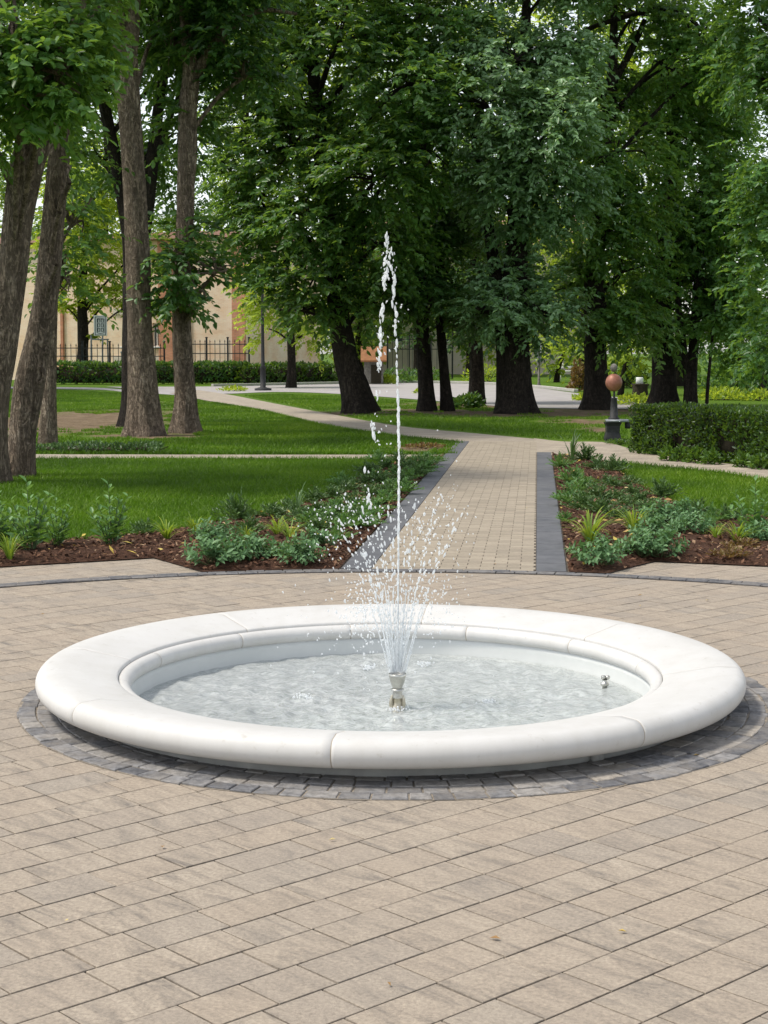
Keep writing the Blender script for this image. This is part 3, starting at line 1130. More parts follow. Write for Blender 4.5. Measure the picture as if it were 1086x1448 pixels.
def stream(g, px, r0, r1, gap, jit, seed, lump=.5, skip=0.0, yj=.02):
    rs = np.random.default_rng(seed)
    P = smooth_line([pos(x, y, NY) for x, y in px], 10)
    d = np.r_[0, np.cumsum(np.linalg.norm(np.diff(P, axis=0), axis=1))]
    s = 0.0
    tot = d[-1]
    while s < tot:
        u = s / tot
        p = np.array([np.interp(s, d, P[:, k]) for k in range(3)])
        p2 = np.array([np.interp(min(s + .01, tot), d, P[:, k]) for k in range(3)])
        ax = p2 - p if np.linalg.norm(p2 - p) > 1e-6 else np.array([0, 0, 1.])
        rr = (r0 + (r1 - r0) * u) * rs.uniform(1 - lump, 1 + lump)
        st = rs.uniform(1.6, 3.6)
        if rs.uniform() > skip:
            drop(g, p + rs.normal(0, 1, 3) * [jit * u, yj * u, jit * u * .5], rr, st, ax)
        s += rr * st * rs.uniform(*gap)

jet = thing('water_jet', (NX, NY, .11), 'tall thin white water jet rising and breaking into drops over the basin', 'water jet')
jb = np.array([NX, NY, .11])
g = Geo()
g.tube([pos(562, 950, NY), pos(563, 900, NY), pos(563.3, 820, NY), pos(563.8, 740, NY), pos(564, 650, NY)], [.0036, .0032, .0034, .0034, .003], 8)
stream(g, [(562.5, 940), (563, 820), (564, 640), (562.5, 560)], .0036, .0054, (.55, 1.0), .001, 1)
def clumps(g, px, n, r, wpx, seed, yj=.02, long_=(1.2, 3.5)):
    rs = np.random.default_rng(seed)
    P = smooth_line([pos(x, y, NY) for x, y in px], 10)
    d = np.r_[0, np.cumsum(np.linalg.norm(np.diff(P, axis=0), axis=1))]
    for k in range(n):
        s_ = (k + rs.uniform(0, 1)) / n * d[-1]
        if vnoise(np.array([s_ * 17.0, seed * 3.1, 0.5])) < .44:
            continue
        p = np.array([np.interp(s_, d, P[:, q]) for q in range(3)]) + rs.normal(0, 1, 3) * [wpx * mpp(NY), yj, .004]
        drop(g, p, r * math.exp(rs.normal(-.32, .38)), rs.uniform(*long_), rs.normal(0, .22, 3) + [0, 0, 1])
stream(g, [(562.5, 565), (560, 470), (556, 400), (552, 365)], .0048, .0058, (.9, 2.1), .007, 2, lump=.55)
g.build('rising_stream', M['spray'], jet, jb)
g = Geo()
clumps(g, [(546, 385), (546, 355), (547, 336)], 72, .0046, 2.4, 3)
for dx_, yy_ in ((0, 331), (-1.5, 335), (1.5, 337), (-.5, 341), (1.8, 344), (-2.2, 346), (.6, 349)):
    drop(g, pos(547 + dx_, yy_, NY), .0045, 2.6, (.1 * dx_, 0, 1))
clumps(g, [(543, 400), (546, 372), (548, 350)], 40, .0042, 3.2, 33)
clumps(g, [(544, 385), (541, 430), (538, 480), (534, 545)], 70, .0050, 1.5, 4, .015, (1.6, 4.5))
clumps(g, [(556, 352), (557, 372), (557, 400)], 16, .0045, 2.0, 34)
clumps(g, [(534, 540), (533, 575), (528, 600), (531, 618)], 48, .0050, 2.0, 5, .015, (1.6, 4.2))
clumps(g, [(517, 612), (519, 660), (518, 690), (524, 722)], 56, .0054, 1.8, 6, .015, (1.6, 4.5))
g.build('falling_stream', M['spray'], jet, jb)
# ring of fine jets
tops = [(470, 735), (486, 700), (500, 752), (508, 705), (521, 690), (534, 720), (547, 712), (556, 735), (576, 728), (590, 700), (600, 715), (612, 735), (622, 690), (640, 740), (655, 725), (512, 775), (612, 775), (536, 760), (582, 765), (528, 800), (598, 800)]
for k, (tx, ty) in enumerate(tops):
    g = Geo()
    rs = np.random.default_rng(100 + k)
    x0 = 562 + (tx - 562) * .12
    dy = rs.uniform(-.16, .16)
    pts = [(x0, 950), (x0 + (tx - x0) * .33, 950 - (950 - ty) * .42), (x0 + (tx - x0) * .66, 950 - (950 - ty) * .76), (tx, ty)]
    P = smooth_line([pos(*p, NY) for p in pts], 8)
    P[:, 1] += np.linspace(0, 1, len(P)) * dy
    nn = int(len(P) * .42)
    g.tube(P[:nn], np.linspace(.0030, .0018, nn), 6)
    s, d = 0, np.r_[0, np.cumsum(np.linalg.norm(np.diff(P, axis=0), axis=1))]
    while s < d[-1]:
        u = s / d[-1]
        p = np.array([np.interp(s, d, P[:, q]) for q in range(3)])
        ax = P[min(int(u * len(P)) + 1, len(P) - 1)] - P[max(int(u * len(P)) - 1, 0)]
        rr = rs.uniform(.0020, .0042) * (1 + .5 * u)
        drop(g, p + rs.normal(0, .008 * u + .001, 3), rr, rs.uniform(1, 3.0), ax, 5, 4)
        s += rr * rs.uniform(3, 8)
    g.build('fine_jet', M['spray'], jet, jb)
g = Geo()
rs = np.random.default_rng(77)
def cloud(n, cx, cy, sx, sy, r=(.0016, .0044), sd=.10):
    for _ in range(n):
        x, y = rs.normal(cx, sx), rs.normal(cy, sy)
        Y = NY + rs.normal(0, sd)
        if y > 985:
            continue
        drop(g, pos(x, y, Y), rs.uniform(*r), rs.uniform(1, 2.2), rs.normal(0, 1, 3) * [.4, .4, 1], 5, 4)
cloud(129, 487, 740, 28, 22)
cloud(102, 622, 735, 24, 28)
cloud(88, 560, 755, 50, 40)
cloud(176, 516, 862, 15, 24, (.0018, .0052))
cloud(61, 505, 890, 24, 26)
cloud(74, 618, 850, 18, 18)
cloud(47, 610, 880, 20, 20)
cloud(102, 562, 850, 55, 40)
cloud(88, 545, 880, 75, 45)
cloud(40, 535, 800, 40, 30)
cloud(27, 535, 620, 9, 70)
cloud(20, 560, 430, 8, 50)
tag(g.build('water_droplets', M['spray'], smooth=True), kind='stuff')
g = Geo()
for (px_, py_, rr) in ((430, 986, .05), (690, 993, .035), (562, 1003, .055), (520, 945, .05), (600, 940, .05)):
    c = at(px_, py_, -.03)
    for _ in range(46):
        o_ = rs.normal(0, rr * .45, 2)
        drop(g, c + [o_[0], o_[1], rs.uniform(-.002, .012)], rs.uniform(.002, .0055), 1.0, None, 5, 4)
tag(g.build('splash_foam', M['spray'], smooth=True), kind='stuff')

# ------------------------------------------------------------------ foliage tools
def leaf_geo(g, P, ax, nr, L, W, tone, fine=True, cup=.12):
    n = len(P)
    ax = nrm(ax)
    nr = nrm(nr - ax * np.sum(nr * ax, 1, keepdims=True))
    sd = np.cross(nr, ax)
    L = np.broadcast_to(L, (n,))[:, None]
    W = np.broadcast_to(W, (n,))[:, None]
    if fine:
        up = nr * W * cup * 2
        V = np.stack([P, P + ax * L * .32 - sd * W * .5 + up, P + ax * L * .7 - sd * W * .38 + up * .6, P + ax * L - nr * L * .08,
                      P + ax * L * .7 + sd * W * .38 + up * .6, P + ax * L * .32 + sd * W * .5 + up], 1)
        i = np.arange(n)[:, None] * 6
        f = np.stack([i + [0, 3, 2, 1], i + [0, 5, 4, 3]], 1).reshape(-1, 4)
        g.add(V.reshape(-1, 3), f, np.repeat(tone, 6))
    else:
        V = np.stack([P, P + ax * L * .45 - sd * W * .5 + nr * W * cup, P + ax * L, P + ax * L * .45 + sd * W * .5 + nr * W * cup], 1)
        i = np.arange(n)[:, None] * 4
        f = np.stack([i + [0, 2, 1], i + [0, 3, 2]], 1).reshape(-1, 3)
        g.add(V.reshape(-1, 3), f, np.repeat(tone, 4))


def sprays(g, O, D, Ls, m, leaf, rs, tone, droop=.4, fine=False, wratio=.5):
    N = len(O)
    t_ = np.linspace(.12, 1, m)[None, :] + rs.uniform(-.04, .04, (N, m))
    down = np.array([0, 0, -1.0])
    P = O[:, None] + D[:, None] * (t_ * Ls[:, None])[..., None] + down * (t_ ** 2 * Ls[:, None] * droop)[..., None]
    up = np.array([0, 0, 1.0])
    sd = nrm(np.cross(D, up) + 1e-6)
    sg = np.where(np.arange(m) % 2 == 0, 1.0, -1.0)[None, :, None]
    fall = 1 - .4 * t_[..., None]
    ax = D[:, None] * .55 + sd[:, None] * sg * .85 * fall + down * (.16 + droop * .5) + rs.normal(0, .28, (N, m, 3))
    nr = up * .75 + D[:, None] * .35 + rs.normal(0, .42, (N, m, 3))
    L = leaf * rs.uniform(.5, 1.3, (N, m))
    tn = np.clip(tone[:, None] + rs.normal(0, .14, (N, m)), 0, 1)
    leaf_geo(g, P.reshape(-1, 3), ax.reshape(-1, 3), nr.reshape(-1, 3), L.ravel(), L.ravel() * wratio, tn.ravel(), fine)


def crown_blob(g, wood, c, r, leaf, dens, rs, tone=.5, fine=False, spray=.75, m=15, gapf=.42, hub=None, twigs=True):
    """a bough: sprays growing out of an uneven ellipsoid with gaps"""
    area = math.pi * r[0] * r[2]
    n = max(12, int(area * dens))
    d = nrm(rs.normal(0, 1, (n * 2, 3)))
    u = rs.uniform(.10, 1, (n * 2, 1)) ** .5
    lump = .62 + .75 * vnoise(d * 1.7 + c * .37)
    O = c + d * np.asarray(r) * u * lump[:, None]
    keep = vnoise(O * .95 + 31.7) * .62 + vnoise(O * 2.3 + 7.1) * .38 > gapf
    O, d = O[keep][:n], d[keep][:n]
    if not len(O):
        return
    D = nrm(d * [1, 1, .35] + rs.normal(0, .33, d.shape) * [1, 1, .6])
    Ls = spray * rs.uniform(.6, 1.3, len(O))
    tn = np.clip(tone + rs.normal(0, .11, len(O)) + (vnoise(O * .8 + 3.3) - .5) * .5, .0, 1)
    sprays(g, O, D, Ls, m, leaf, rs, tn, droop=rs.uniform(.10, .42), fine=fine)
    if wood is not None and twigs:
        hub = c if hub is None else hub
        k = min(len(O), 9)
        for o in O[rs.choice(len(O), k, replace=False)]:
            mid = (hub + o) / 2 + rs.normal(0, .12, 3) + [0, 0, .12]
            wood.tube(smooth_line([hub, mid, o], 3), np.linspace(.035, .008, 7), 5, False)


def trunk_disp(seed, flare=.6, lobes=5, amp=.055, h0=0.0, fh=.38, ph=0.0):
    def fn(pts, a):
        h = pts[:, 2][:, None] - h0
        A = a[None, :] + ph
        e = np.exp(-np.maximum(h, 0) / fh)
        f = 1 + flare * e * (1 + .45 * np.cos(lobes * A + seed)) / 1.45
        nz_ = vnoise(np.stack([np.cos(A) * 2.2 + seed + h * 0, np.sin(A) * 2.6 + h * 0, h * .9 + 0 * A], -1)) - .5
        n2 = vnoise(np.stack([np.cos(A) * 6 + seed + h * 0, np.sin(A) * 6 + h * 0, h * 1.6 + 0 * A], -1)) - .5
        return f * (1 + amp * 2.8 * nz_ + amp * 2.4 * n2)
    return fn


def make_tree(px, Y, bark, leafm, label, blobs, leaf=.15, dens=62, fine=False, extra=(), name='tree', group=None, flare=.5, seed=0, tone=.5, gapf=.42, spray=.75, m=15, sides=26, twigs=True, knots=(), lobes=5):
    """px: trunk line in the photo as (x, y, width); Y: distance of the foot"""
    rs = np.random.default_rng(1000 + seed)
    foot = at(px[0][0], px[0][1])
    pts = np.array([pos(x, y, Y) for x, y, w in px])
    wid = np.array([w * mpp(Y) / 2 for x, y, w in px])
    pts[0] = [pts[0][0], Y, -.05]
    base = np.array([pts[0][0], Y, 0.0])
    root = thing(name, base, label, 'tree', group)
    wood = Geo()
    L = smooth_line(np.c_[pts, wid], 14)
    wood.tube(L[:, :3], L[:, 3], sides, True, disp=trunk_disp(seed * 1.7, flare, lobes=lobes))
    for kx, ky, kw in knots:
        kc = pos(kx, ky, Y - wid[0] * .78)
        a_ = np.linspace(0, 2 * np.pi, 18)
        rr = kw * mpp(Y)
        wood.tube(np.stack([kc[0] + rr * .8 * np.cos(a_), kc[1] + 0 * a_, kc[2] + rr * 1.3 * np.sin(a_)], 1), rr * .33, 8, False)
    for ex in extra:    # further stems or limbs: list of (x, y, w[, dY])
        e = np.array([[*pos(q[0], q[1], Y + (q[3] if len(q) > 3 else 0)), q[2] * mpp(Y) / 2] for q in ex])
        if ex[0][1] > 520:
            e[0][2] = -.05
        E_ = smooth_line(e, 10)
        wood.tube(E_[:, :3], E_[:, 3], max(10, sides - 8), True, disp=trunk_disp(seed + 3.3, flare * .6 if ex[0][1] > 520 else 0, amp=.04))
    crown = Geo()
    top = L[:, :3]
    for b in blobs:
        x, y, rx, ry = b[:4]
        dY = b[4] if len(b) > 4 else 0
        tb = b[5] if len(b) > 5 else tone
        Yb = Y + dY
        c = pos(x, y, Yb)
        r = (rx * mpp(Yb), rx * mpp(Yb) * .95, ry * mpp(Yb))
        lf, dn = leaf, dens
        if y + ry < -30:
            lf, dn = leaf * 1.7, dens * .42
        # limb from the trunk
        dd = np.hypot(top[:, 0] - c[0], top[:, 1] - c[1]) * .8
        j = int(np.argmin(np.abs(top[:, 2] - (c[2] - dd - .3)) + (top[:, 2] < 2.0) * 5))
        s_ = top[j]
        mid = s_ * .45 + c * .55 + [0, 0, .25 * np.linalg.norm(c - s_) * .35]
        lr = min(L[j, 3] * .5, .03 + .022 * np.linalg.norm(r))
        B = smooth_line([s_, mid, c], 7)
        wood.tube(B, np.linspace(lr, .03, len(B)), 9, False, disp=trunk_disp(seed + x, 0, amp=.05))
        crown_blob(crown, wood, c, r, lf, dn, rs, tb, fine and y + ry > -30, spray, m, gapf, twigs=twigs)
    wood.build('trunk', bark, root, base)
    crown.build('crown', leafm, root, base)
    return root

BL, BD = M['bark_light'], M['bark_shaded']
# far left pair and the trees behind them
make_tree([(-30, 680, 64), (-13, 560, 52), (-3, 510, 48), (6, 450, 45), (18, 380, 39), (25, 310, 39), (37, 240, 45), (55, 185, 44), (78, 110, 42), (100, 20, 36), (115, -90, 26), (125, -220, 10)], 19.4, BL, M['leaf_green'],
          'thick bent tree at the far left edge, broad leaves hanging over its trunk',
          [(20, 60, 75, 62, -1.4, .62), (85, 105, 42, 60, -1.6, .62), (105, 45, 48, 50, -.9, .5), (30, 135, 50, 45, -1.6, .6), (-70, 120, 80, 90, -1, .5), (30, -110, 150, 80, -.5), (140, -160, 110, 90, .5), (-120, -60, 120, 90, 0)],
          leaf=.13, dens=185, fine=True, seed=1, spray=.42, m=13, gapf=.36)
make_tree([(27, 671, 33), (33, 610, 34), (41, 550, 40), (54, 480, 36), (64, 425, 34), (69, 380, 33), (76, 300, 31), (84, 220, 29), (92, 120, 24), (100, 0, 18), (104, -140, 8)], 20.4, BL, M['leaf_green'],
          'leaning tree with a ringed knot in its trunk, just right of the far left trunk',
          [(98, 235, 26, 36, .3, .3), (70, 210, 30, 30, .4, .35), (110, -60, 80, 60, .6), (60, -170, 110, 90, .6), (92, 300, 18, 30, .4, .4), (84, 300, 20, 50, -.45, .4), (80, 375, 16, 26, -.4, .35), (98, 260, 22, 40, -.3, .4)],
          leaf=.11, dens=150, fine=True, seed=2, spray=.4, m=13, knots=((55, 530, 9), (67, 497, 3)))
make_tree([(68, 627, 25), (69, 560, 20), (71, 480, 19), (74, 380, 18), (77, 280, 17), (80, 180, 15), (84, 40, 10), (86, -80, 5)], 27.6, BL, M['leaf_green'],
          'slim pale straight tree standing behind the leaning left pair',
          [(100, 320, 28, 40, .5, .55), (90, 390, 22, 32, .3, .45), (70, 200, 40, 45, .5, .35), (80, 60, 60, 60, .5), (70, -60, 90, 70, .5)], leaf=.13, dens=90, fine=True, seed=3, flare=.25, sides=18)
make_tree([(202, 615, 44), (203, 575, 41), (200, 510, 38), (197, 440, 35), (194, 360, 33), (191, 280, 32), (186, 200, 31), (181, 130, 31), (176, 75, 33), (169, 30, 18), (160, -40, 15), (150, -140, 8)], 30.7, BL, M['leaf_green'],
          'tall straight bare grey-brown trunk with flared roots on the left lawn',
          [(150, -90, 110, 70, 0), (240, -80, 100, 70, .5), (190, -190, 140, 90, 0), (110, 30, 40, 40, 2.2, .4), (225, 40, 40, 42, 2.2, .35)], leaf=.14, dens=62, fine=True, seed=4, flare=.62, extra=[[(181, 90, 22), (187, 45, 20), (189, 10, 18), (198, -80, 12)]], twigs=True)
make_tree([(191, 597, 36), (190, 520, 32), (189, 430, 30), (189, 360, 30), (180, 310, 22), (165, 235, 18), (148, 150, 16), (133, 70, 14), (122, -20, 10), (116, -120, 5)], 34.5, BD, M['leaf_deep'],
          'dark tree whose two spread stems show on both sides of the bare trunk',
          [(128, 120, 46, 55, .4, .4), (235, 110, 44, 55, .6, .45), (150, 50, 55, 45, 1, .4), (230, 200, 32, 40, .8, .6), (145, 230, 34, 40, .8, .55), (120, -60, 110, 60, 0), (250, -60, 110, 60, 0), (225, 20, 60, 50, 1, .35)],
          leaf=.165, dens=58, fine=True, seed=5, extra=[[(192, 380, 24), (206, 310, 20), (215, 230, 18), (226, 140, 15), (240, 50, 10), (248, -60, 5)], [(216, 225, 12), (235, 180, 9), (255, 130, 6)]])
make_tree([(264, 609, 34), (263, 575, 30), (260, 520, 27), (257, 450, 25), (258, 380, 25), (262, 300, 25), (265, 220, 25), (266, 150, 24), (270, 105, 22), (262, 40, 14), (255, -60, 8)], 31.8, BL, M['leaf_deep'],
          'slender upright tree with leafy lower twigs and forked roots, right of the bare trunk',
          [(268, 392, 40, 32, -.7, .45), (305, 385, 28, 28, -.6, .45), (243, 365, 20, 28, -.6, .45), (290, 425, 30, 16, -.7, .4), (245, 425, 16, 22, -.6, .4), (248, 60, 40, 48, .6, .4), (320, 45, 50, 42, 0, .4), (345, 110, 32, 30, .3, .45), (270, 330, 22, 26, .4, .4), (300, -60, 110, 60, 0), (265, 170, 24, 30, .6, .4)],
          leaf=.165, dens=95, fine=True, seed=6, flare=.6, extra=[[(268, 120, 15), (292, 80, 14), (325, 38, 11), (370, 15, 7), (420, 20, 4)]])
# the centre group
make_tree([(508, 582, 44), (500, 545, 36), (489, 505, 32), (480, 450, 29), (472, 390, 27), (464, 320, 25), (456, 240, 22), (448, 160, 20), (440, 60, 15), (436, -60, 9)], 42.0, BD, M['leaf_green'],
          'big dark tree leaning left beside the curved path, crown filling the middle',
          [(395, 110, 72, 60, 0, .4), (480, 60, 90, 62, -1.2, .42), (575, 120, 80, 66, -1.4, .5), (410, 215, 72, 62, 0, .42), (530, 255, 76, 70, -1.6, .45), (600, 215, 48, 60, -1.6, .5), (375, 300, 48, 52, .2, .45), (440, 310, 60, 58, -.8, .42), (395, 385, 44, 40, .2, .5), (445, 392, 44, 42, -.8, .42), (535, 345, 66, 46, -.8, .38), (545, 405, 44, 38, 0, .35), (355, 175, 40, 52, .8, .35), (495, 165, 46, 46, 1.2, .6), (430, 440, 30, 24, -.5, .45), (520, 430, 40, 26, -.3, .35), (330, 250, 30, 30, .6, .4), (600, 20, 80, 50, -.4, .5), (350, 20, 70, 50, .4, .4), (460, -70, 170, 60, 0), (600, -100, 120, 70, 0)],
          leaf=.172, dens=60, fine=True, seed=7, flare=.4)
make_tree([(604, 579, 25), (602, 540, 21), (599, 490, 19), (597, 430, 18), (597, 360, 16), (600, 280, 16), (602, 180, 12), (604, 60, 7)], 43.6, BD, M['leaf_deep'],
          'twin-stemmed dark tree in the middle, two close trunks rising from one foot',
          [(600, 345, 50, 44, 0, .35), (645, 330, 48, 48, .6, .35), (590, 405, 40, 30, -.6, .35), (640, 405, 42, 36, 0, .35), (610, 290, 55, 50, .5, .35), (570, 440, 28, 20, 0, .4), (612, 428, 40, 22, -1.2, .42), (650, 450, 28, 26, .4, .4)],
          leaf=.165, dens=60, fine=True, seed=8, flare=.35, extra=[[(633, 579, 19), (629, 540, 14), (625, 490, 13), (621, 430, 12.5), (621, 360, 11), (625, 280, 9), (632, 200, 6)]])
make_tree([(674, 571, 23), (674, 530, 20), (672, 480, 19), (670, 420, 18), (672, 350, 16), (676, 260, 13), (680, 150, 8)], 49.5, BD, M['leaf_deep'],
          'straight dark single trunk between the twin tree and the thickest trunk',
          [(680, 400, 42, 36, 0, .35), (665, 445, 40, 28, .5, .4), (700, 350, 42, 40, .5, .4), (660, 290, 44, 50, .8, .4), (690, 230, 50, 50, .5, .45)], leaf=.175, dens=54, fine=True, seed=9, flare=.35)
make_tree([(731, 583, 50), (730, 545, 43), (729, 500, 40), (728, 440, 37), (730, 370, 33), (734, 290, 28), (738, 200, 24), (742, 100, 18), (745, -20, 10)], 42.0, BD, M['leaf_skylit'],
          'thickest dark trunk in the middle right, crown of pale bluish green sprays above it',
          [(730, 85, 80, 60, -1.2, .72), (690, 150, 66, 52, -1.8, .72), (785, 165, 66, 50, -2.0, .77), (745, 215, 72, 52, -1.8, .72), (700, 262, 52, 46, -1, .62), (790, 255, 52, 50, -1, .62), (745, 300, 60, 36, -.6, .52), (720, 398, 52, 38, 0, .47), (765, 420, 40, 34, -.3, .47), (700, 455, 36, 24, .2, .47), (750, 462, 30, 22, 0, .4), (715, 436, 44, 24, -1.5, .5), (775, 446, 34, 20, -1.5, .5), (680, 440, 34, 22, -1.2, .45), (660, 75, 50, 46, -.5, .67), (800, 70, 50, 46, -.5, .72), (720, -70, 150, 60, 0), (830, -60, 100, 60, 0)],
          leaf=.16, dens=66, fine=True, seed=10, flare=.5, extra=[[(716, 583, 30), (714, 540, 24), (712, 490, 22), (704, 420, 20), (694, 340, 16), (680, 250, 12), (660, 140, 7)]])
# the right side
make_tree([(844, 577, 42), (844, 545, 34), (842, 500, 31), (840, 440, 29), (842, 370, 26), (848, 290, 23), (856, 200, 20), (864, 130, 17), (868, 40, 11), (868, -80, 5)], 44.8, BD, M['leaf_green'],
          'dark tree behind the copper ball sculpture, a thin branch arching from its top',
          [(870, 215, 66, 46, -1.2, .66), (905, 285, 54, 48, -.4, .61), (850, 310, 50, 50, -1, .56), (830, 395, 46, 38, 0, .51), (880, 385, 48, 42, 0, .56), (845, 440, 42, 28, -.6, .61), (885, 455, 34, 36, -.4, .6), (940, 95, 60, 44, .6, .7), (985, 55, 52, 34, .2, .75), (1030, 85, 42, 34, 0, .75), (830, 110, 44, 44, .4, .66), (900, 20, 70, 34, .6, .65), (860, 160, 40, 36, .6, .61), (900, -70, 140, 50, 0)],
          leaf=.172, dens=60, fine=True, seed=11, flare=.42,
          extra=[[(864, 125, 11, 0), (880, 95, 10, 0), (897, 62, 9, 0), (912, 28, 7, 0)], [(792, 66, 3, -.4), (830, 42, 6, -.3), (870, 28, 7, -.2), (912, 16, 8, 0), (945, 13, 7, 0), (975, 26, 6, 0), (1000, 50, 5, -.2), (1030, 72, 4, -.4), (1055, 105, 2.5, -.6)], [(860, 150, 9, 0), (840, 110, 7, -.2), (812, 78, 6, -.3), (792, 60, 4, -.4)]])
make_tree([(939, 573, 40), (939, 540, 32), (938, 500, 30), (936, 450, 28), (938, 380, 25), (944, 300, 22), (950, 200, 17), (956, 80, 10)], 47.0, BD, M['leaf_green'],
          'massive dark trunk rising behind the left end of the clipped hedge',
          [(950, 180, 66, 62, 0, .61), (990, 270, 60, 58, 0, .56), (940, 350, 56, 46, 0, .56), (905, 420, 40, 42, -.6, .66), (960, 430, 44, 34, 0, .61), (1010, 360, 56, 50, .4, .51), (930, 470, 26, 24, -.6, .66), (1000, 180, 60, 50, .6, .66), (970, 110, 60, 44, .8, .71)], leaf=.175, dens=54, fine=True, seed=12, flare=.42)
make_tree([(977, 574, 20), (977, 545, 18), (979, 515, 15), (982, 480, 14), (985, 430, 13), (990, 360, 11), (998, 260, 8)], 46.5, BD, M['leaf_green'],
          'V-forked brown trunk close right of the massive trunk',
          [(1010, 445, 40, 30, 0, .66), (985, 400, 38, 30, -.3, .61), (1035, 420, 42, 40, .4, .56), (1020, 310, 60, 56, .2, .61)], leaf=.175, dens=54, fine=True, seed=13, flare=.25, extra=[[(976, 545, 12), (970, 515, 10), (966, 485, 9), (960, 440, 8), (955, 380, 6)]])
make_tree([(999, 574, 5), (1001, 545, 4.6), (1004, 510, 4.4), (1008, 470, 4), (1012, 420, 3), (1015, 370, 2)], 46.0, BD, M['leaf_green'],
          'thin young sapling stem right of the V-forked trunk',
          [(1018, 440, 26, 24, 0, .66), (1005, 470, 18, 14, 0, .71), (1020, 390, 26, 30, 0, .66)], leaf=.16, dens=46, fine=True, seed=14, flare=.2, sides=10, twigs=False)
make_tree([(1205, 640, 60), (1202, 560, 50), (1195, 460, 44), (1185, 330, 38), (1175, 180, 30), (1168, 0, 18), (1165, -120, 8)], 27.5, BD, M['leaf_deep'],
          'tree beyond the right edge whose dark leafy boughs hang into the frame',
          [(1085, 190, 44, 60, 0, .66), (1080, 300, 36, 60, 0, .56), (1085, 400, 32, 60, 0, .51), (1092, 480, 26, 46, 0, .46), (1060, 100, 50, 46, .6, .65), (1130, 250, 60, 120, .3), (1160, 60, 90, 90, 0), (1110, -60, 110, 70, 0), (1060, 20, 50, 34, .6, .65)], leaf=.125, dens=88, fine=True, seed=15, spray=.5, m=13, twigs=False)

# background trees, each its own
BG = [(-60, 24), (30, 30), (105, 24), (150, 20), (250, 22), (345, 26), (430, 26), (510, 24), (590, 26), (665, 24), (745, 26), (820, 24), (890, 28), (960, 26), (1035, 28), (1110, 28), (1190, 24)]
BGLAB = ['background tree at the far left edge behind the leaning trunks', 'sunlit yellow-green tree far behind the leaning left pair', 'bright far tree between the leaning pair and the sign on a frame', 'far tree showing between the dark spread stems', 'pale far tree in the gap behind the slender upright tree',
         'far tree rising behind the brick building by its right corner', 'far tree behind the hedge, above the black lamp post', 'far tree behind the big leaning tree', 'far tree seen above the small orange-roofed hut', 'far tree behind the twin-stemmed tree', 'far tree behind the thickest trunk, in front of the pink roof',
         'far tree behind the signal pole across the road', 'far tree behind the copper ball sculpture', 'far tree behind the massive trunk by the hedge', 'far tree behind the thin sapling', 'far tree at the right edge above the clipped hedge', 'far tree just beyond the right edge']
for k, (x, w) in enumerate(BG):
    rs = np.random.default_rng(50 + k)
    Y = rs.uniform(99, 122) if x < 780 else rs.uniform(66, 84)
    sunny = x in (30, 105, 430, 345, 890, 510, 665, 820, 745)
    mt = M['leaf_sunlit'] if sunny else (M['leaf_green'] if k % 2 else M['leaf_deep'])
    gy = 498 + 1.6 / Y * F
    low = 400 if x < 360 else 455
    if x > 1000:
        low = 500
    blobs = []
    tops = 8 if not (160 < x < 340) else 5
    for q in range(tops):
        yy = low - 62 * q
        blobs.append((x + rs.uniform(-26, 26), yy, rs.uniform(44, 60), rs.uniform(36, 52), rs.uniform(-2, 2), rs.uniform(.35, .7)))
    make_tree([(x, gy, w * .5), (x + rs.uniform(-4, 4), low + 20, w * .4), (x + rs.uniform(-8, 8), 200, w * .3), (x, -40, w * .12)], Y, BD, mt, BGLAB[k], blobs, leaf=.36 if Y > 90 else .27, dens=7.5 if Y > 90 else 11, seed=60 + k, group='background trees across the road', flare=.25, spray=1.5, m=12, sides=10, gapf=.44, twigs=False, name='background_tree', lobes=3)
for k, (x, Y, lab) in enumerate([(-150, 70, 'tree beyond the left edge of the view, nearest to it'), (-270, 62, 'second tree beyond the left edge'), (-390, 74, 'third tree beyond the left edge'), (-520, 60, 'fourth tree beyond the left edge'),
                               (-650, 66, 'fifth tree beyond the left edge'), (1290, 60, 'tree beyond the right edge, behind the nearest bough'), (1400, 66, 'second tree beyond the right edge'), (1520, 58, 'third tree beyond the right edge')]):
    rs = np.random.default_rng(300 + k)
    gy = 498 + 1.6 / Y * F
    blobs = [(x + rs.uniform(-50, 50), 470 - 52 * q, rs.uniform(70, 95), rs.uniform(46, 62), rs.uniform(-1.5, 1.5), rs.uniform(.35, .65)) for q in range(9)]
    make_tree([(x, gy, 26), (x + 4, 500, 22), (x - 4, 250, 15), (x, 0, 6)], Y, BD, M['leaf_green'] if k % 2 else M['leaf_deep'], lab, blobs, leaf=.30, dens=8, seed=330 + k, flare=.3, spray=1.3, m=12, sides=12, gapf=.42, twigs=False, lobes=3)
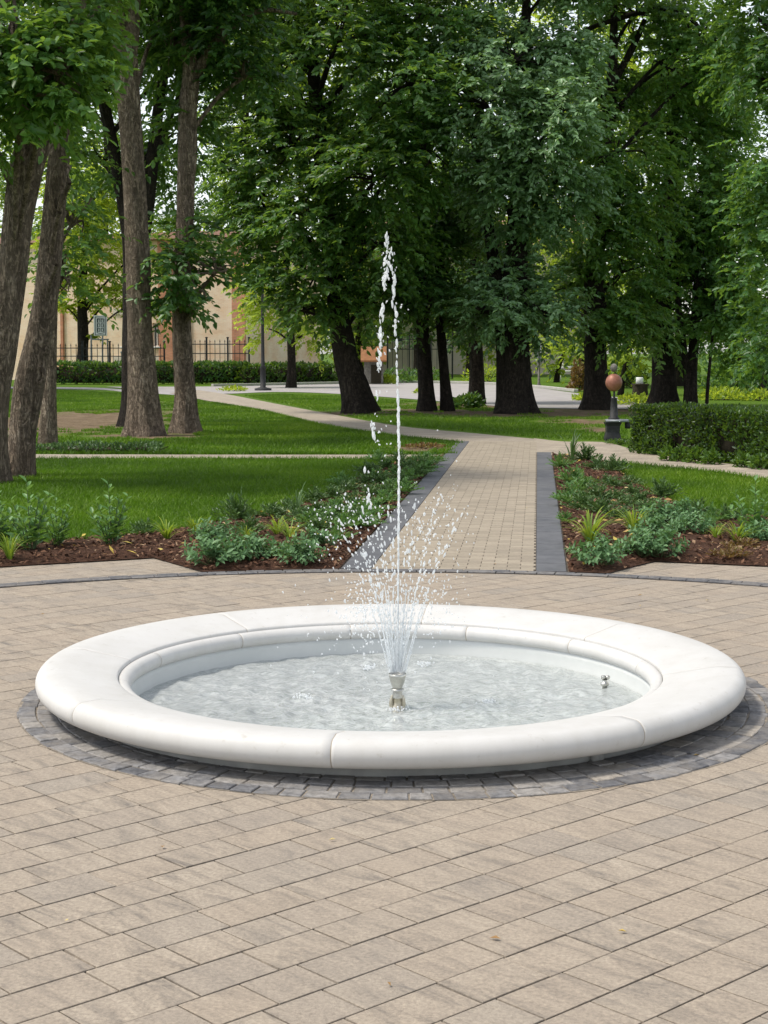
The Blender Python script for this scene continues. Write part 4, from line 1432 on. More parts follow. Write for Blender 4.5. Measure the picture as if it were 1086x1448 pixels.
# nearer small trees by the road
make_tree([(412, 546, 15), (412, 510, 12), (411, 470, 11), (408, 420, 9), (405, 360, 6)], 72, BD, M['leaf_sunlit'], 'small sunlit yellow-green tree by the hedge, right of the black lamp post',
          [(385, 430, 34, 34, 0, .7), (430, 440, 36, 34, .5, .7), (360, 405, 26, 30, 0, .65), (400, 385, 40, 34, 0, .6), (445, 470, 24, 24, 0, .7), (380, 465, 20, 18, 0, .6)], leaf=.22, dens=17, fine=True, seed=90, spray=.9, flare=.25, sides=12, twigs=False)
make_tree([(118, 541, 19), (117, 510, 16), (117, 470, 15), (116, 430, 13), (118, 380, 11), (122, 300, 7)], 85.5, BD, M['leaf_sunlit'], 'ivy-clad brown tree beside the sign on a frame, before the brick building',
          [(105, 415, 34, 24, 0, .6), (145, 415, 28, 18, 0, .6), (95, 436, 18, 14, 0, .5), (125, 380, 44, 34, 0, .65), (165, 420, 18, 16, 0, .55), (117, 470, 7, 20, 0, .5), (200, 425, 22, 14, 0, .45), (95, 330, 44, 40, 0, .7), (150, 330, 44, 44, 0, .7), (120, 275, 50, 40, 0, .65), (160, 250, 36, 36, 0, .6), (215, 350, 24, 34, 0, .55)], leaf=.24, dens=15, fine=True, seed=91, spray=.9, flare=.25, sides=12, twigs=False)
for k, (x, y, Y, rx, ry, lab, mt) in enumerate([
        (795, 505, 86, 30, 22, 'pale leafy tree by the white bench across the road', 'leaf_sunlit'),
        (885, 500, 60, 24, 36, 'bright green young tree behind the copper ball sculpture', 'leaf_sunlit'),
        (1045, 500, 58, 40, 44, 'dark leaning tree in the woods behind the hedge, nearer the sapling', 'leaf_deep'),
        (1085, 505, 56, 34, 50, 'dark tree in the woods behind the hedge at the right edge', 'leaf_deep')]):
    gy = 498 + 1.6 / Y * F
    make_tree([(x - 8, gy, 9), (x - 4, gy - 25, 7), (x + 4, y - 10, 5), (x + 8, y - 60, 3)], Y, BD, M[mt], lab,
              [(x, y, rx, ry, 0, .5), (x - rx * .6, y - ry, rx * .8, ry * .8, .5, .5), (x + rx * .6, y - ry * .9, rx * .8, ry * .8, -.5, .5), (x, y - ry * 1.7, rx, ry, 0, .5)], leaf=.2, dens=19, fine=True, seed=110 + k, spray=.8, flare=.2, sides=10, twigs=False)

# ------------------------------------------------------------------ hedges and shrubs
def hedge(A, B, depth, h, leaf, dens, label, mat, seed, name='hedge', lumpy=.10):
    """clipped hedge whose front foot runs from A to B"""
    rs = np.random.default_rng(seed)
    A, B = np.array([A[0], A[1]]), np.array([B[0], B[1]])
    d = B - A
    L = np.linalg.norm(d)
    ux_ = d / L
    uy_ = np.array([-ux_[1], ux_[0]])
    if uy_[1] < 0:
        uy_ = -uy_
    base = np.array([*(A + d / 2 + uy_ * depth / 2), 0.0])
    root = thing(name, base, label, 'hedge')
    g = Geo()
    def wpt(u, v, z):
        return np.c_[A + np.outer(u, ux_) + np.outer(v, uy_), z]
    for face, ar in (('front', L * h), ('back', L * h * .4), ('top', L * depth), ('e0', depth * h), ('e1', depth * h)):
        n = int(ar * dens)
        u, v, z = rs.uniform(0, L, n), rs.uniform(0, depth, n), h * rs.uniform(.02, 1, n)
        inset = rs.exponential(.07, n)
        N = np.zeros((n, 3))
        if face == 'front':
            v = inset
            N[:, :2] = -uy_
        elif face == 'back':
            v = depth - inset
            N[:, :2] = uy_
        elif face == 'top':
            z = h - inset * .7
            N[:, 2] = 1
        elif face == 'e0':
            u = inset
            N[:, :2] = -ux_
        else:
            u = L - inset
            N[:, :2] = ux_
        P = wpt(u, v, z)
        bump_ = (vnoise(P * 2.3) - .5) * 2 * lumpy + (vnoise(P * 6.5 + 9) - .5) * lumpy
        P = P + N * bump_[:, None]
        keep = vnoise(P * 4.5 + 3) > (.30 if face != 'top' else .18)
        P, N = P[keep], N[keep]
        n = len(P)
        ax = nrm(N * .6 + [0, 0, .55] + rs.normal(0, .5, (n, 3)))
        nr = nrm(N * .8 + [0, 0, .5] + rs.normal(0, .45, (n, 3)))
        Lf = leaf * rs.uniform(.6, 1.3, n)
        tn = np.clip(.45 + rs.normal(0, .2, n) + (vnoise(P * 1.7) - .5) * .6, 0, 1)
        leaf_geo(g, P, ax, nr, Lf, Lf * .5, tn, True)
    g.build('foliage', mat, root, base)
    g = Geo()
    for k in range(int(L * 9)):
        u, v = rs.uniform(.05, L - .05), rs.uniform(.1, depth - .1)
        p = wpt(np.array([u, u + rs.normal(0, .1)]), np.array([v, v + rs.normal(0, .1)]), np.array([-.02, h * .85]))
        g.tube(p, [.014, .006], 5, False)
    # solid dark core, added to keep the hedge from being seen through
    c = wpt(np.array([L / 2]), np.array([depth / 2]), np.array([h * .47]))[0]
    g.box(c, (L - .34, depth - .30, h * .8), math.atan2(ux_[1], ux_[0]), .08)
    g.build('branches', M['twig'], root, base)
    return root
a_, b_ = at(891, 641), at(1092, 661)
b2 = a_ + (b_ - a_) * 1.5
hedge(a_, b2, .85, .74, .062, 2300, 'long clipped dark green hedge beside the right-hand path', M['leaf_hedge'], 5, lumpy=.05)
hedge(at(70, 543.5), at(350, 543.0), 1.2, 1.0, .19, 170, 'far dark clipped hedge in front of the brick building', M['leaf_deep'], 6)
hedge(at(354, 543.5), at(476, 541.0), 1.1, .92, .19, 170, 'far lighter green hedge right of the black lamp post', M['leaf_hedge'], 7)

hedge(at(30, 641.2), at(222, 641.0), .75, .10, .06, 900, 'low dark strip of ground cover along the thin path on the left lawn', M['leaf_feather'], 8, 'ground_cover', .05)

def bush(px, py, w, h, leaf, n, mat, label, seed, name='shrub', group=None, tone=.5):
    rs = np.random.default_rng(seed)
    base = at(px, py)
    Y = base[1]
    rx, rz = w * mpp(Y) / 2, h * mpp(Y)
    root = thing(name, base, label, 'shrub', group)
    g = Geo()
    d = nrm(rs.normal(0, 1, (n, 3)))
    d[:, 2] = np.abs(d[:, 2])
    u = rs.uniform(.25, 1, n) ** .5 * (.7 + .5 * vnoise(d * 2.2 + seed))
    P = base + d * np.array([rx, rx, rz]) * u[:, None]
    P[:, 2] = np.maximum(P[:, 2], .02)
    L = leaf * rs.uniform(.6, 1.3, n)
    leaf_geo(g, P, d * .8 + [0, 0, .3] + rs.normal(0, .5, d.shape), [0, 0, 1] + d * .6 + rs.normal(0, .4, d.shape), L, L * .45, np.clip(tone + rs.normal(0, .2, n), 0, 1), True)
    g.build('foliage', mat, root, base)
    g = Geo()
    for k in range(7):
        q = P[rs.integers(n)]
        g.tube(np.array([base + [0, 0, -.02], (base + q) / 2 + rs.normal(0, .03, 3), q]), [.02 * rx + .004, .012 * rx + .003, .002], 5, False)
    g.build('stems', M['twig'], root, base)
    return root
bush(660, 577, 46, 18, .17, 420, M['leaf_deep'], 'dark low leafy bush between the twin trunks and the straight single trunk', 201)
bush(746, 584, 26, 10, .12, 180, M['leaf_deep'], 'small dark bush at the right foot of the thickest trunk', 202)
bush(597, 556, 26, 7, .12, 200, M['leaf_sunlit'], 'small bright green clump by the road left of the twin trunks', 203)
bush(548, 543, 26, 12, .2, 220, M['leaf_sunlit'], 'yellow-green shrub at the foot of the orange-roofed hut', 204)
bush(830, 566, 44, 10, .15, 300, M['leaf_sunlit'], 'low bright shrub on the road verge left of the copper ball', 205)
bush(818, 553, 26, 44, .2, 420, M['leaf_rust'], 'ochre bush across the road left of the tree behind the sculpture', 206)
bush(900, 572, 60, 14, .14, 420, M['leaf_sunlit'], 'bright low greenery on the verge behind the copper ball', 207)
bush(1020, 565, 80, 16, .15, 500, M['leaf_sunlit'], 'sunlit tall weeds behind the hedge, nearer the sapling', 208)
bush(1075, 566, 70, 14, .15, 420, M['leaf_sunlit'], 'sunlit tall weeds behind the hedge at the right edge', 209)
bush(1040, 556, 110, 62, .24, 900, M['leaf_deep'], 'dark woodland shrub behind the sapling', 210)
bush(1110, 560, 100, 70, .24, 800, M['leaf_deep'], 'dark woodland shrub at the right edge behind the hedge', 211)
bush(893, 548, 46, 46, .2, 420, M['leaf_hedge'], 'green shrub left of the stone pillar', 212)
bush(605, 540, 70, 20, .2, 420, M['leaf_deep'], 'dark clipped shrub below the iron fence behind the twin trunks', 213)
bush(563, 541, 60, 20, .2, 420, M['leaf_deep'], 'dark clipped shrub right of the orange-roofed hut', 214)
bush(688, 540, 70, 26, .2, 420, M['leaf_sunlit'], 'sunlit shrub across the road left of the thickest trunk', 215)
bush(900, 636, 22, 20, .07, 260, M['leaf_hedge'], 'light green weedy shrub at the left end of the clipped hedge', 216)
bush(600, 633, 62, 4, .05, 420, M['leaf_rust'], 'reddish brown low plants in the lawn corner left of the path top', 230, 'ground_plant')
bush(330, 553, 44, 6, .13, 220, M['leaf_sunlit'], 'low sunlit ground plants left of the lamp post foot', 217)
bush(875, 628, 40, 6, .05, 260, M['leaf_hedge'], 'low green tuft at the foot of the copper ball sculpture', 218)
for k, (x, y) in enumerate([(945, 652), (962, 653), (985, 655), (1006, 657), (1050, 661), (1075, 664)]):
    bush(x, y, 26, 20, .085, 170, M['leaf_hedge'], 'leafy weed sprouting along the foot of the clipped hedge', 220 + k, 'weed', 'weeds along the foot of the clipped hedge', .75)

# ------------------------------------------------------------------ bed plants
def tpl_shrub(seed, mat, R=.22, H=.19, n=44, lm=9, leaf=.046):
    rs = np.random.default_rng(seed)
    g = Geo()
    st = Geo()
    for k in range(n):
        a_ = rs.uniform(0, 2 * np.pi)
        e = rs.uniform(.0, 1) ** .6
        tip = np.array([R * e * math.cos(a_), R * e * math.sin(a_), H * (1.05 - .62 * e ** 2) * rs.uniform(.75, 1.15)])
        p0 = np.array([tip[0] * .2, tip[1] * .2, 0])
        pts = smooth_line([p0, (p0 + tip) / 2 + [tip[0] * .08, tip[1] * .08, -.01], tip], 4)
        st.tube(pts, np.linspace(.0028, .0012, len(pts)), 4, False)
        d = nrm(tip - p0)
        t_ = np.linspace(.4, 1.02, lm)
        P = p0 + np.outer(t_, tip - p0)
        az = np.arange(lm) * 2.4 + rs.uniform(0, 6)
        s1 = nrm(np.cross(d, [0.3, .2, 1]))
        s2 = np.cross(d, s1)
        ax = d * .55 + np.outer(np.cos(az), s1) * .9 + np.outer(np.sin(az), s2) * .9 + rs.normal(0, .15, (lm, 3))
        nr = d + [0, 0, .7] + rs.normal(0, .3, (lm, 3))
        L = leaf * rs.uniform(.7, 1.25, lm)
        leaf_geo(g, P, ax, nr, L, L * .48, np.clip(rs.normal(.52, .16, lm) + (t_ - .7) * .3, 0, 1), True)
    return g, mat, st

def tpl_lily(seed, mat, n=30, H=.30, R=.24):
    rs = np.random.default_rng(seed)
    g = Geo()
    for k in range(n):
        a_ = rs.uniform(0, 2 * np.pi)
        h, r = H * rs.uniform(.55, 1.1), R * rs.uniform(.25, 1.1)
        d = np.array([math.cos(a_), math.sin(a_), 0])
        sd = np.array([-math.sin(a_), math.cos(a_), 0])
        u = np.linspace(0, 1, 8)
        C = d * (.02 + r * u ** 1.7)[:, None] + np.outer(h * (u * 1.55 - .85 * u ** 2.6 * rs.uniform(.5, 1.1)), [0, 0, 1])
        W = .0058 * np.sin(np.pi * (.12 + .88 * u)) ** .6
        V = np.stack([C - sd * W[:, None], C + sd * W[:, None]], 1).reshape(-1, 3)
        q = [[2 * i, 2 * i + 1, 2 * i + 3, 2 * i + 2] for i in range(7)]
        g.add(V, q, np.clip(rs.normal(.5, .28), 0, 1))
    return g, mat, None

def tpl_tall(seed, mat, stems=9, H=.5, R=.22, leaf=.12):
    rs = np.random.default_rng(seed)
    g, st = Geo(), Geo()
    for k in range(stems):
        a_ = rs.uniform(0, 2 * np.pi)
        h = H * (1.0 if k == 0 else rs.uniform(.45, .85))
        r = R * rs.uniform(.1, 1) * (0.3 if k == 0 else 1)
        tip = np.array([math.cos(a_) * r, math.sin(a_) * r, h])
        p0 = tip * [.2, .2, 0]
        pts = smooth_line([p0, (p0 + tip) / 2 + [-tip[0] * .1, -tip[1] * .1, .02], tip], 5)
        st.tube(pts, np.linspace(.006, .002, len(pts)), 5, False)
        nn = int(7 + h * 16)
        for j in range(nn):
            u = .18 + .82 * j / (nn - 1)
            p = p0 + (tip - p0) * u
            az = j * 1.57 + (j // 2) * .4 + k
            ax = np.array([math.cos(az), math.sin(az), .35 + .5 * u])[None] + rs.normal(0, .12, (1, 3))
            L = leaf * rs.uniform(.7, 1.15) * (1.05 - .45 * u)
            leaf_geo(g, p[None], ax, np.array([[0, 0, 1.0]]) + rs.normal(0, .2, (1, 3)), L, L * .42, np.clip(rs.normal(.45 + .25 * u, .14, 1), 0, 1), True)
    return g, mat, st

def tpl_feather(seed, mat, n=46, H=.17, R=.23):
    rs = np.random.default_rng(seed)
    g = Geo()
    for k in range(n):
        a_ = rs.uniform(0, 2 * np.pi)
        e = rs.uniform(.05, 1) ** .7
        tip = np.array([R * e * math.cos(a_), R * e * math.sin(a_), H * rs.uniform(.6, 1.2) * (1.1 - .75 * e)])
        m_ = 16
        t_ = np.linspace(.12, 1, m_)
        P = tip * t_[:, None] * [1, 1, 0] + np.outer(tip[2] * (t_ * 1.5 - .5 * t_ ** 2.0), [0, 0, 1])
        d = nrm(tip)
        s = nrm(np.cross(d, [0, 0, 1]) + 1e-6)
        sg = np.where(np.arange(m_) % 2, 1, -1)[:, None]
        ax = d * .8 + s * sg * .7 + rs.normal(0, .3, (m_, 3)) + [0, 0, .25]
        L = .04 * rs.uniform(.6, 1.3, m_)
        leaf_geo(g, P, ax, np.array([0, 0, 1.0]) + rs.normal(0, .5, (m_, 3)), L, L * .30, np.clip(rs.normal(.5, .2, m_), 0, 1), True)
    return g, mat, None

KIND = {}
def register(kind, name, cat, tpls):
    KIND[kind] = []
    for (g, mat, st) in tpls:
        KIND[kind].append([name, cat, g, mat, st, None])
register('shrub', 'leafy_shrub', 'shrub', [tpl_shrub(s, M['leaf_sage']) for s in (1, 2, 3)])
register('lily', 'strap_leaved_plant', 'plant', [tpl_lily(s, M['leaf_strap'], 46, .22, .26) for s in (4, 5, 6)])
register('blade', 'strap_leaved_plant', 'plant', [tpl_lily(7, M['leaf_feather'], 18, .30, .2)])
register('tall', 'tall_leafy_plant', 'plant', [tpl_tall(s, M['leaf_fresh']) for s in (8, 9, 10)])
register('fine', 'feathery_plant', 'plant', [tpl_feather(s, M['leaf_feather']) for s in (11, 12, 13)])
register('fresh', 'feathery_plant', 'plant', [tpl_feather(s, M['leaf_fresh'], 36, .16, .2) for s in (14, 15)])
register('rust', 'dry_plant', 'plant', [tpl_feather(16, M['leaf_rust'], 22, .12, .2)])
prs = np.random.default_rng(99)
def plant(kind, x, y, s, label, group=None, hz=1.0):
    v = KIND[kind][prs.integers(len(KIND[kind]))]
    name, cat, g, mat, st, proto = v
    base = at(x, y)
    base[2] = .025
    if proto is None:
        o = thing(name, (0, 0, 0), label, cat, group)
        g.build('foliage', mat, o)
        if st is not None:
            st.build('stems', M['stem'], o)
        v[5] = o
    else:
        o = copy_tree(proto)
        for k_ in ('group',):
            if k_ in o:
                del o[k_]
        tag(o, label, cat, group)
    o.location = base
    o.rotation_euler = (0, 0, prs.uniform(0, 6.28))
    o.scale = (s, s, s * hz)
    return o
# left bed
plant('tall', 44, 786, 1.12, 'large multi-stemmed broad-leaved plant at the left end of the left bed')
plant('tall', 0, 784, .95, 'leafy plant cut by the left edge of the picture, in the left bed')
plant('tall', 82, 780, .82, 'shorter leafy plant against the right side of the largest left bed plant')
plant('tall', 158, 778, 1.02, 'single tall leafy plant standing alone in the mulch of the left bed')
plant('lily', 14, 798, .75, 'yellow-green sprouting plant at the front left edge of the left bed', hz=1.3)
plant('fine', 205, 762, .8, 'small dark tuft at the lawn edge right of the single tall leafy plant')
plant('lily', 236, 770, .85, 'green strap-leaved clump left of the yellow one in the left bed')
plant('lily', 275, 762, .8, 'bright yellow strap-leaved clump behind the largest rounded shrub')
plant('shrub', 300, 803, 1.12, 'largest rounded blue-green shrub at the front of the left bed')
plant('shrub', 330, 800, 1.0, 'blue-green shrub touching the right side of the largest left bed shrub')
plant('shrub', 306, 772, 1.0, 'blue-green shrub behind the largest rounded shrub of the left bed')
plant('shrub', 366, 796, 1.0, 'rounded blue-green shrub in the middle of the left bed front row')
plant('fine', 336, 742, 1.0, 'dark upright feathery clump at the back of the left bed by the lawn', hz=1.5)
plant('fine', 352, 760, .9, 'dark feathery plant behind the middle front shrub of the left bed')
plant('lily', 348, 770, .6, 'small yellow-green strap-leaved tuft among the left bed shrubs')
plant('lily', 392, 764, .85, 'strap-leaved clump behind the front row, left of two in the left bed centre')
plant('lily', 410, 770, .8, 'strap-leaved clump behind the front row, right of two in the left bed centre')
plant('shrub', 424, 802, .95, 'blue-green shrub at the right of the left bed front row, splashed with drops')
plant('fresh', 402, 796, .7, 'small fresh green plant between two front shrubs of the left bed')
plant('shrub', 446, 780, .85, 'blue-green shrub just left of the falling spray, behind the front row')
plant('fresh', 478, 770, .8, 'fresh green low plant beside the dark path border at the spray')
GL = 'dark low plants massed between the lawn and the path border'
for (x, y, k) in [(385, 738, 'fine'), (410, 732, 'fine'), (425, 745, 'fine'), (448, 735, 'fine'), (445, 715, 'fine'), (470, 712, 'fine'), (472, 740, 'fine'), (492, 700, 'fine'), (500, 722, 'fine'), (515, 690, 'fine'), (525, 708, 'fine'), (540, 690, 'fine'), (548, 705, 'fine'), (566, 688, 'fine'), (520, 672, 'fine'), (545, 668, 'fine'), (575, 668, 'fine'), (596, 664, 'fine'), (456, 757, 'fine'), (500, 745, 'fine'), (565, 656, 'fine'), (590, 676, 'fine')]:
    plant(k, x, y, 1.08, 'dark feathery low plant in the mass between the left lawn and the path border', GL, .8)
GL2 = 'fresh green low plants along the path border of the left bed'
for (x, y) in [(530, 728), (512, 750), (556, 698), (580, 682), (604, 668), (614, 658), (535, 655), (600, 655), (484, 690), (560, 676), (490, 752), (508, 732), (545, 716), (520, 740), (475, 728), (596, 674), (574, 700), (532, 682), (440, 748), (462, 745), (585, 664)]:
    plant('fresh', x, y, 1.08, 'fresh green low plant in the mass along the path border of the left bed', GL2, .8)
plant('blade', 420, 738, .8, 'thin upright grassy clump at the lawn edge left of the spray', hz=1.4)
# right bed
plant('blade', 808, 656, 1.5, 'dark spiky strap-leaved plant at the top left of the right bed')
plant('fine', 828, 655, 1.3, 'dark bush at the top of the right bed, right of the spiky plant')
plant('fine', 846, 668, 1.2, 'grey-green plant at the top of the right bed, left of its twin', hz=.9)
plant('fine', 868, 672, 1.2, 'grey-green plant at the lawn corner of the right bed')
plant('fresh', 793, 664, 1.1, 'fresh green tuft at the top of the right bed against the path border')
plant('fresh', 808, 688, 1.3, 'leafy green plant below the spiky one in the right bed')
plant('fresh', 820, 700, 1.2, 'leafy green plant with yellow tips in the upper left of the right bed')
plant('fresh', 806, 716, 1.1, 'bright green tuft halfway down the path side of the right bed')
plant('fresh', 798, 742, .6, 'small flat tuft spilling over the dark border of the path')
plant('fine', 842, 712, 1.1, 'dark feathery plant in the middle of the right bed, uphill of the yellow clump')
plant('fine', 826, 726, 1.1, 'dark feathery plant just above the big yellow-green clump')
plant('fine', 850, 732, 1.0, 'dark feathery plant upper right of the big yellow-green clump')
GR = 'dark low plants by the lawn edge of the right bed'
for (x, y) in [(868, 694), (888, 690), (893, 706), (906, 716), (884, 722), (872, 712), (915, 728), (858, 690), (880, 740)]:
    plant('fine', x, y, .9, 'dark feathery low plant in the mass near the lawn edge of the right bed', GR, .8)
plant('fine', 935, 708, 1.15, 'dark rounded feathery plant on the lawn edge of the right bed')
plant('lily', 834, 774, 1.25, 'big bright yellow-green strap-leaved clump behind the front left shrub of the right bed')
plant('shrub', 844, 804, 1.08, 'rounded blue-green shrub alone at the front left corner of the right bed')
plant('lily', 896, 762, 1.15, 'yellow-green strap-leaved clump in the middle of the right bed')
plant('shrub', 906, 792, .95, 'rounded shrub at the plaza edge, left of two in the right bed')
plant('shrub', 934, 792, 1.05, 'rounded shrub at the plaza edge, right of two in the right bed')
plant('shrub', 925, 768, 1.0, 'blue-green shrub behind the pair at the plaza edge of the right bed')
plant('shrub', 936, 748, 1.15, 'tall blue-green shrub in the centre of the right bed, left of its twin')
plant('shrub', 962, 744, 1.1, 'blue-green shrub at the centre back of the right bed')
plant('shrub', 978, 762, .95, 'blue-green shrub at the right of the central group of the right bed')
plant('fine', 988, 736, .95, 'dark feathery plant behind the right central shrub, by the lawn')
plant('fresh', 1010, 744, .95, 'yellowish green low plant between the central shrubs and the far right clump')
plant('fresh', 1000, 752, .7, 'small yellowish tuft right of the central shrubs of the right bed')
plant('lily', 1042, 775, .9, 'yellow-green strap-leaved clump near the right edge of the right bed')
plant('lily', 1012, 768, .6, 'thin pale strap-leaved tuft in the open mulch of the right bed')
plant('rust', 1030, 795, .9, 'rusty brown dry plant in the open mulch of the right bed front')
plant('rust', 1050, 782, .9, 'rusty dry plant beside the right strap-leaved clump')
plant('tall', 1066, 768, 1.0, 'tall leafy plant at the right edge of the right bed')
plant('shrub', 1078, 772, .95, 'blue-green shrub cut by the right edge of the picture')
plant('shrub', 1110, 775, 1.0, 'blue-green shrub beyond the right edge of the picture')
plant('fine', 1030, 742, .9, 'dark low plant on the lawn edge near the right end of the bed')

# ------------------------------------------------------------------ furniture
# sculpture: copper ball on a black pedestal
sb = at(866, 622)
YS = sb[1]
u_ = mpp(YS)
st = thing('sculpture', sb, 'copper ball with a small stone ball on top, on a black pedestal by the hedge', 'sculpture')
def px_box(g, x0, x1, y0, y1, dep, Y=YS, bev=.01):
    c0, c1 = pos(x0, y1, Y), pos(x1, y0, Y)
    g.box(((c0[0] + c1[0]) / 2, Y, (c0[2] + c1[2]) / 2), (abs(c1[0] - c0[0]), dep, abs(c1[2] - c0[2])), 0, bev)
g = Geo()
z = lambda y: pos(866, y, YS)[2]
hw = lambda w: w * u_ / 2
g.lathe([(hw(31), -.02), (hw(31), .03), (hw(25), z(611)), (hw(26), z(602)), (hw(33), z(597)), (hw(1), z(596.5))], (sb[0], YS, 0), 4, a0=math.pi / 4, a1=math.pi / 4 + 2 * math.pi)
g.build('pedestal', M['black_iron'], st, sb, smooth=False)
g = Geo()
px_box(g, 857, 889, 593, 596.6, .30)
g.build('slab', M['grey_metal'], st, sb)
g = Geo()
g.lathe([(hw(16), z(593)), (hw(16), z(590.5)), (hw(12), z(590)), (hw(8.5), z(564)), (hw(9.5), z(563)), (hw(3), z(562)), (hw(2.6), z(552))], (sb[0] + 1.5 * u_, YS, 0), 20)
g.build('column', M['black_iron'], st, sb)
g = Geo()
V0 = pos(868, 541, YS)
g.ball(V0, 11.6 * u_, 28, 18, stretch=(1.02, 1, 1.08))
cb = g.build('copper_ball', M['copper'], st, sb)
g = Geo()
g.ball(pos(868, 520, YS), 5.2 * u_, 18, 12, stretch=(1, 1, 1.15))
g.build('stone_ball', M['rough_stone'], st, sb)
g = Geo()
px_box(g, 884, 891, 597, 606, .12)
g.build('bracket', M['black_iron'], st, sb)

# street lamp
lb = at(372, 552)
YL = lb[1]
lp_ = thing('street_lamp', lb, 'tall black lamp post on a round foot by the road', 'street lamp')
ul = mpp(YL)
g = Geo()
g.lathe([(.36, -.02), (.36, .08), (.26, .1), (.12, .14), (.11, .9), (.14, .95), (.08, 1.05), (.066, 2.4), (.055, 6.2), (.045, 6.8)], lb, 20)
g.build('pole', M['black_iron'], lp_, lb)
g = Geo()
g.lathe([(.05, 6.75), (.16, 6.82), (.17, 6.88), (.05, 6.9)], lb, 16)
g.lathe([(.02, 7.62), (.06, 7.56), (.28, 7.42), (.26, 7.38)], lb, 16)
g.build('lamp_head', M['black_iron'], lp_, lb)
g = Geo()
g.lathe([(.14, 6.89), (.20, 7.05), (.25, 7.39)], lb, 16)
g.build('lamp_glass', M['lamp_glass'], lp_, lb)

# brick building at the left
YB = 90.0
ub = mpp(YB)
bb = pos(212, 0, YB)
bb[2] = 0
bld = thing('brick_building', bb, 'beige brick building with red brick pilasters behind the iron fence at the left', 'building')
X = lambda x: pos(x, 500, YB)[0]
Zp = lambda y: pos(543, y, YB)[2]
TOP = 7.9
g = Geo()
wins = [(171, 181, 490, 462), (216, 226, 490, 456)]
# wall panels round the openings
xs_ = [X(-40), X(171), X(181), X(216), X(226), X(352)]
za, zb_ = Zp(490), Zp(457)
for i in range(5):
    x0, x1 = xs_[i], xs_[i + 1]
    if i in (1, 3):
        g.box(((x0 + x1) / 2, YB + .2, za / 2 - .1), (x1 - x0, .4, za + .2))
        g.box(((x0 + x1) / 2, YB + .2, (zb_ + TOP) / 2), (x1 - x0, .4, TOP - zb_))
    else:
        g.box(((x0 + x1) / 2, YB + .2, TOP / 2 - .1), (x1 - x0, .4, TOP + .2))
g.box((X(156), YB + 5.2, TOP / 2 - .1), (X(352) - X(-40), 9.6, TOP))
wl = g.build('wall', M['beige_brick'], bld, bb, smooth=False)
for (x0, x1) in ((76, 80), (226.5, 247), (270, 272.5), (334, 352.5)):
    g = Geo()
    g.box((X((x0 + x1) / 2), YB - .06, TOP / 2 - .1), (X(x1) - X(x0), .12, TOP + .18))
    g.build('pilaster', M['red_brick'], bld, bb, smooth=False)
for (x0, x1) in ((171, 181), (216, 226)):
    g = Geo()
    xa, xb = X(x0), X(x1)
    t_ = .06
    for cx_, w_ in ((xa + t_ / 2, t_), (xb - t_ / 2, t_), ((xa + xb) / 2, .04)):
        g.box((cx_, YB + .15, (za + zb_) / 2), (w_, .08, zb_ - za - .12))
    for cz_ in (za + t_ / 2, zb_ - t_ / 2):
        g.box(((xa + xb) / 2, YB + .15, cz_), (xb - xa, .08, t_))
    wf = g.build('window', M['white_paint'], bld, bb, smooth=False)
    g = Geo()
    g.box(((xa + xb) / 2, YB + .18, (za + zb_) / 2), (xb - xa - .02, .02, zb_ - za - .02))
    p = g.build('pane', M['glass'], wf, bb)
    g = Geo()
    g.box(((xa + xb) / 2, YB - .05, za - .05), (xb - xa + .2, .16, .09))
    g.build('sill', M['white_paint'], wf, bb)
g = Geo()
g.box((X(200), YB - .02, Zp(503) / 2), (X(226) - X(140), .05, Zp(503)))
g.box((X(190), YB - .03, Zp(440)), (X(226) - X(160), .06, .35))
g.build('stone_band', M['render_wall'], bld, bb, smooth=False)
g = Geo()
g.box((X(156), YB + 5, TOP + .22), (X(352) - X(-40) + .8, 10.8, .36))
g.build('roof', M['roof_tile'], bld, bb, smooth=False)
# pale building with a pink roof across the road
YC = 118.0
bld.rotation_euler = (0, 0, R_(-22))
bld.scale = (1.08, 1, 1)
cbs = np.array([pos(660, 0, YC)[0], YC, 0])
bl2 = thing('pale_house', cbs, 'pale house with a pink tiled roof glimpsed through the trees in the centre', 'house')
x0, x1 = pos(470, 0, YC)[0], pos(850, 0, YC)[0]
zt = pos(543, 352, YC)[2]
g = Geo()
g.box(((x0 + x1) / 2, YC + 4, zt / 2 - .1), (x1 - x0, 8, zt + .2))
g.build('wall', M['render_wall'], bl2, cbs, smooth=False)
g = Geo()
zr = pos(543, 305, YC + 4)[2]
e = .5
g.add([[x0 - e, YC - e, zt], [x1 + e, YC - e, zt], [x1 + e, YC + 4, zr], [x0 - e, YC + 4, zr], [x0 - e, YC + 8 + e, zt], [x1 + e, YC + 8 + e, zt]], [[0, 1, 2, 3], [3, 2, 5, 4]])
g.add([[x0 - e, YC - e, zt], [x0 - e, YC + 4, zr], [x0 - e, YC + 8 + e, zt]], [[0, 1, 2]])
g.add([[x1 + e, YC - e, zt], [x1 + e, YC + 8 + e, zt], [x1 + e, YC + 4, zr]], [[0, 1, 2]])
g.build('roof', M['roof_tile'], bl2, cbs, smooth=False)
for xx in (560, 640, 700, 790):
    for yy in (400, 470):
        g = Geo()
        c = pos(xx, yy, YC - .02)
        g.box((c[0], YC - .03, c[2]), (1.1, .06, 1.5))
        wf = g.build('window', M['white_paint'], bl2, cbs, smooth=False)
        g = Geo()
        g.box((c[0], YC - .05, c[2]), (.9, .06, 1.3))
        g.build('pane', M['glass'], wf, cbs)

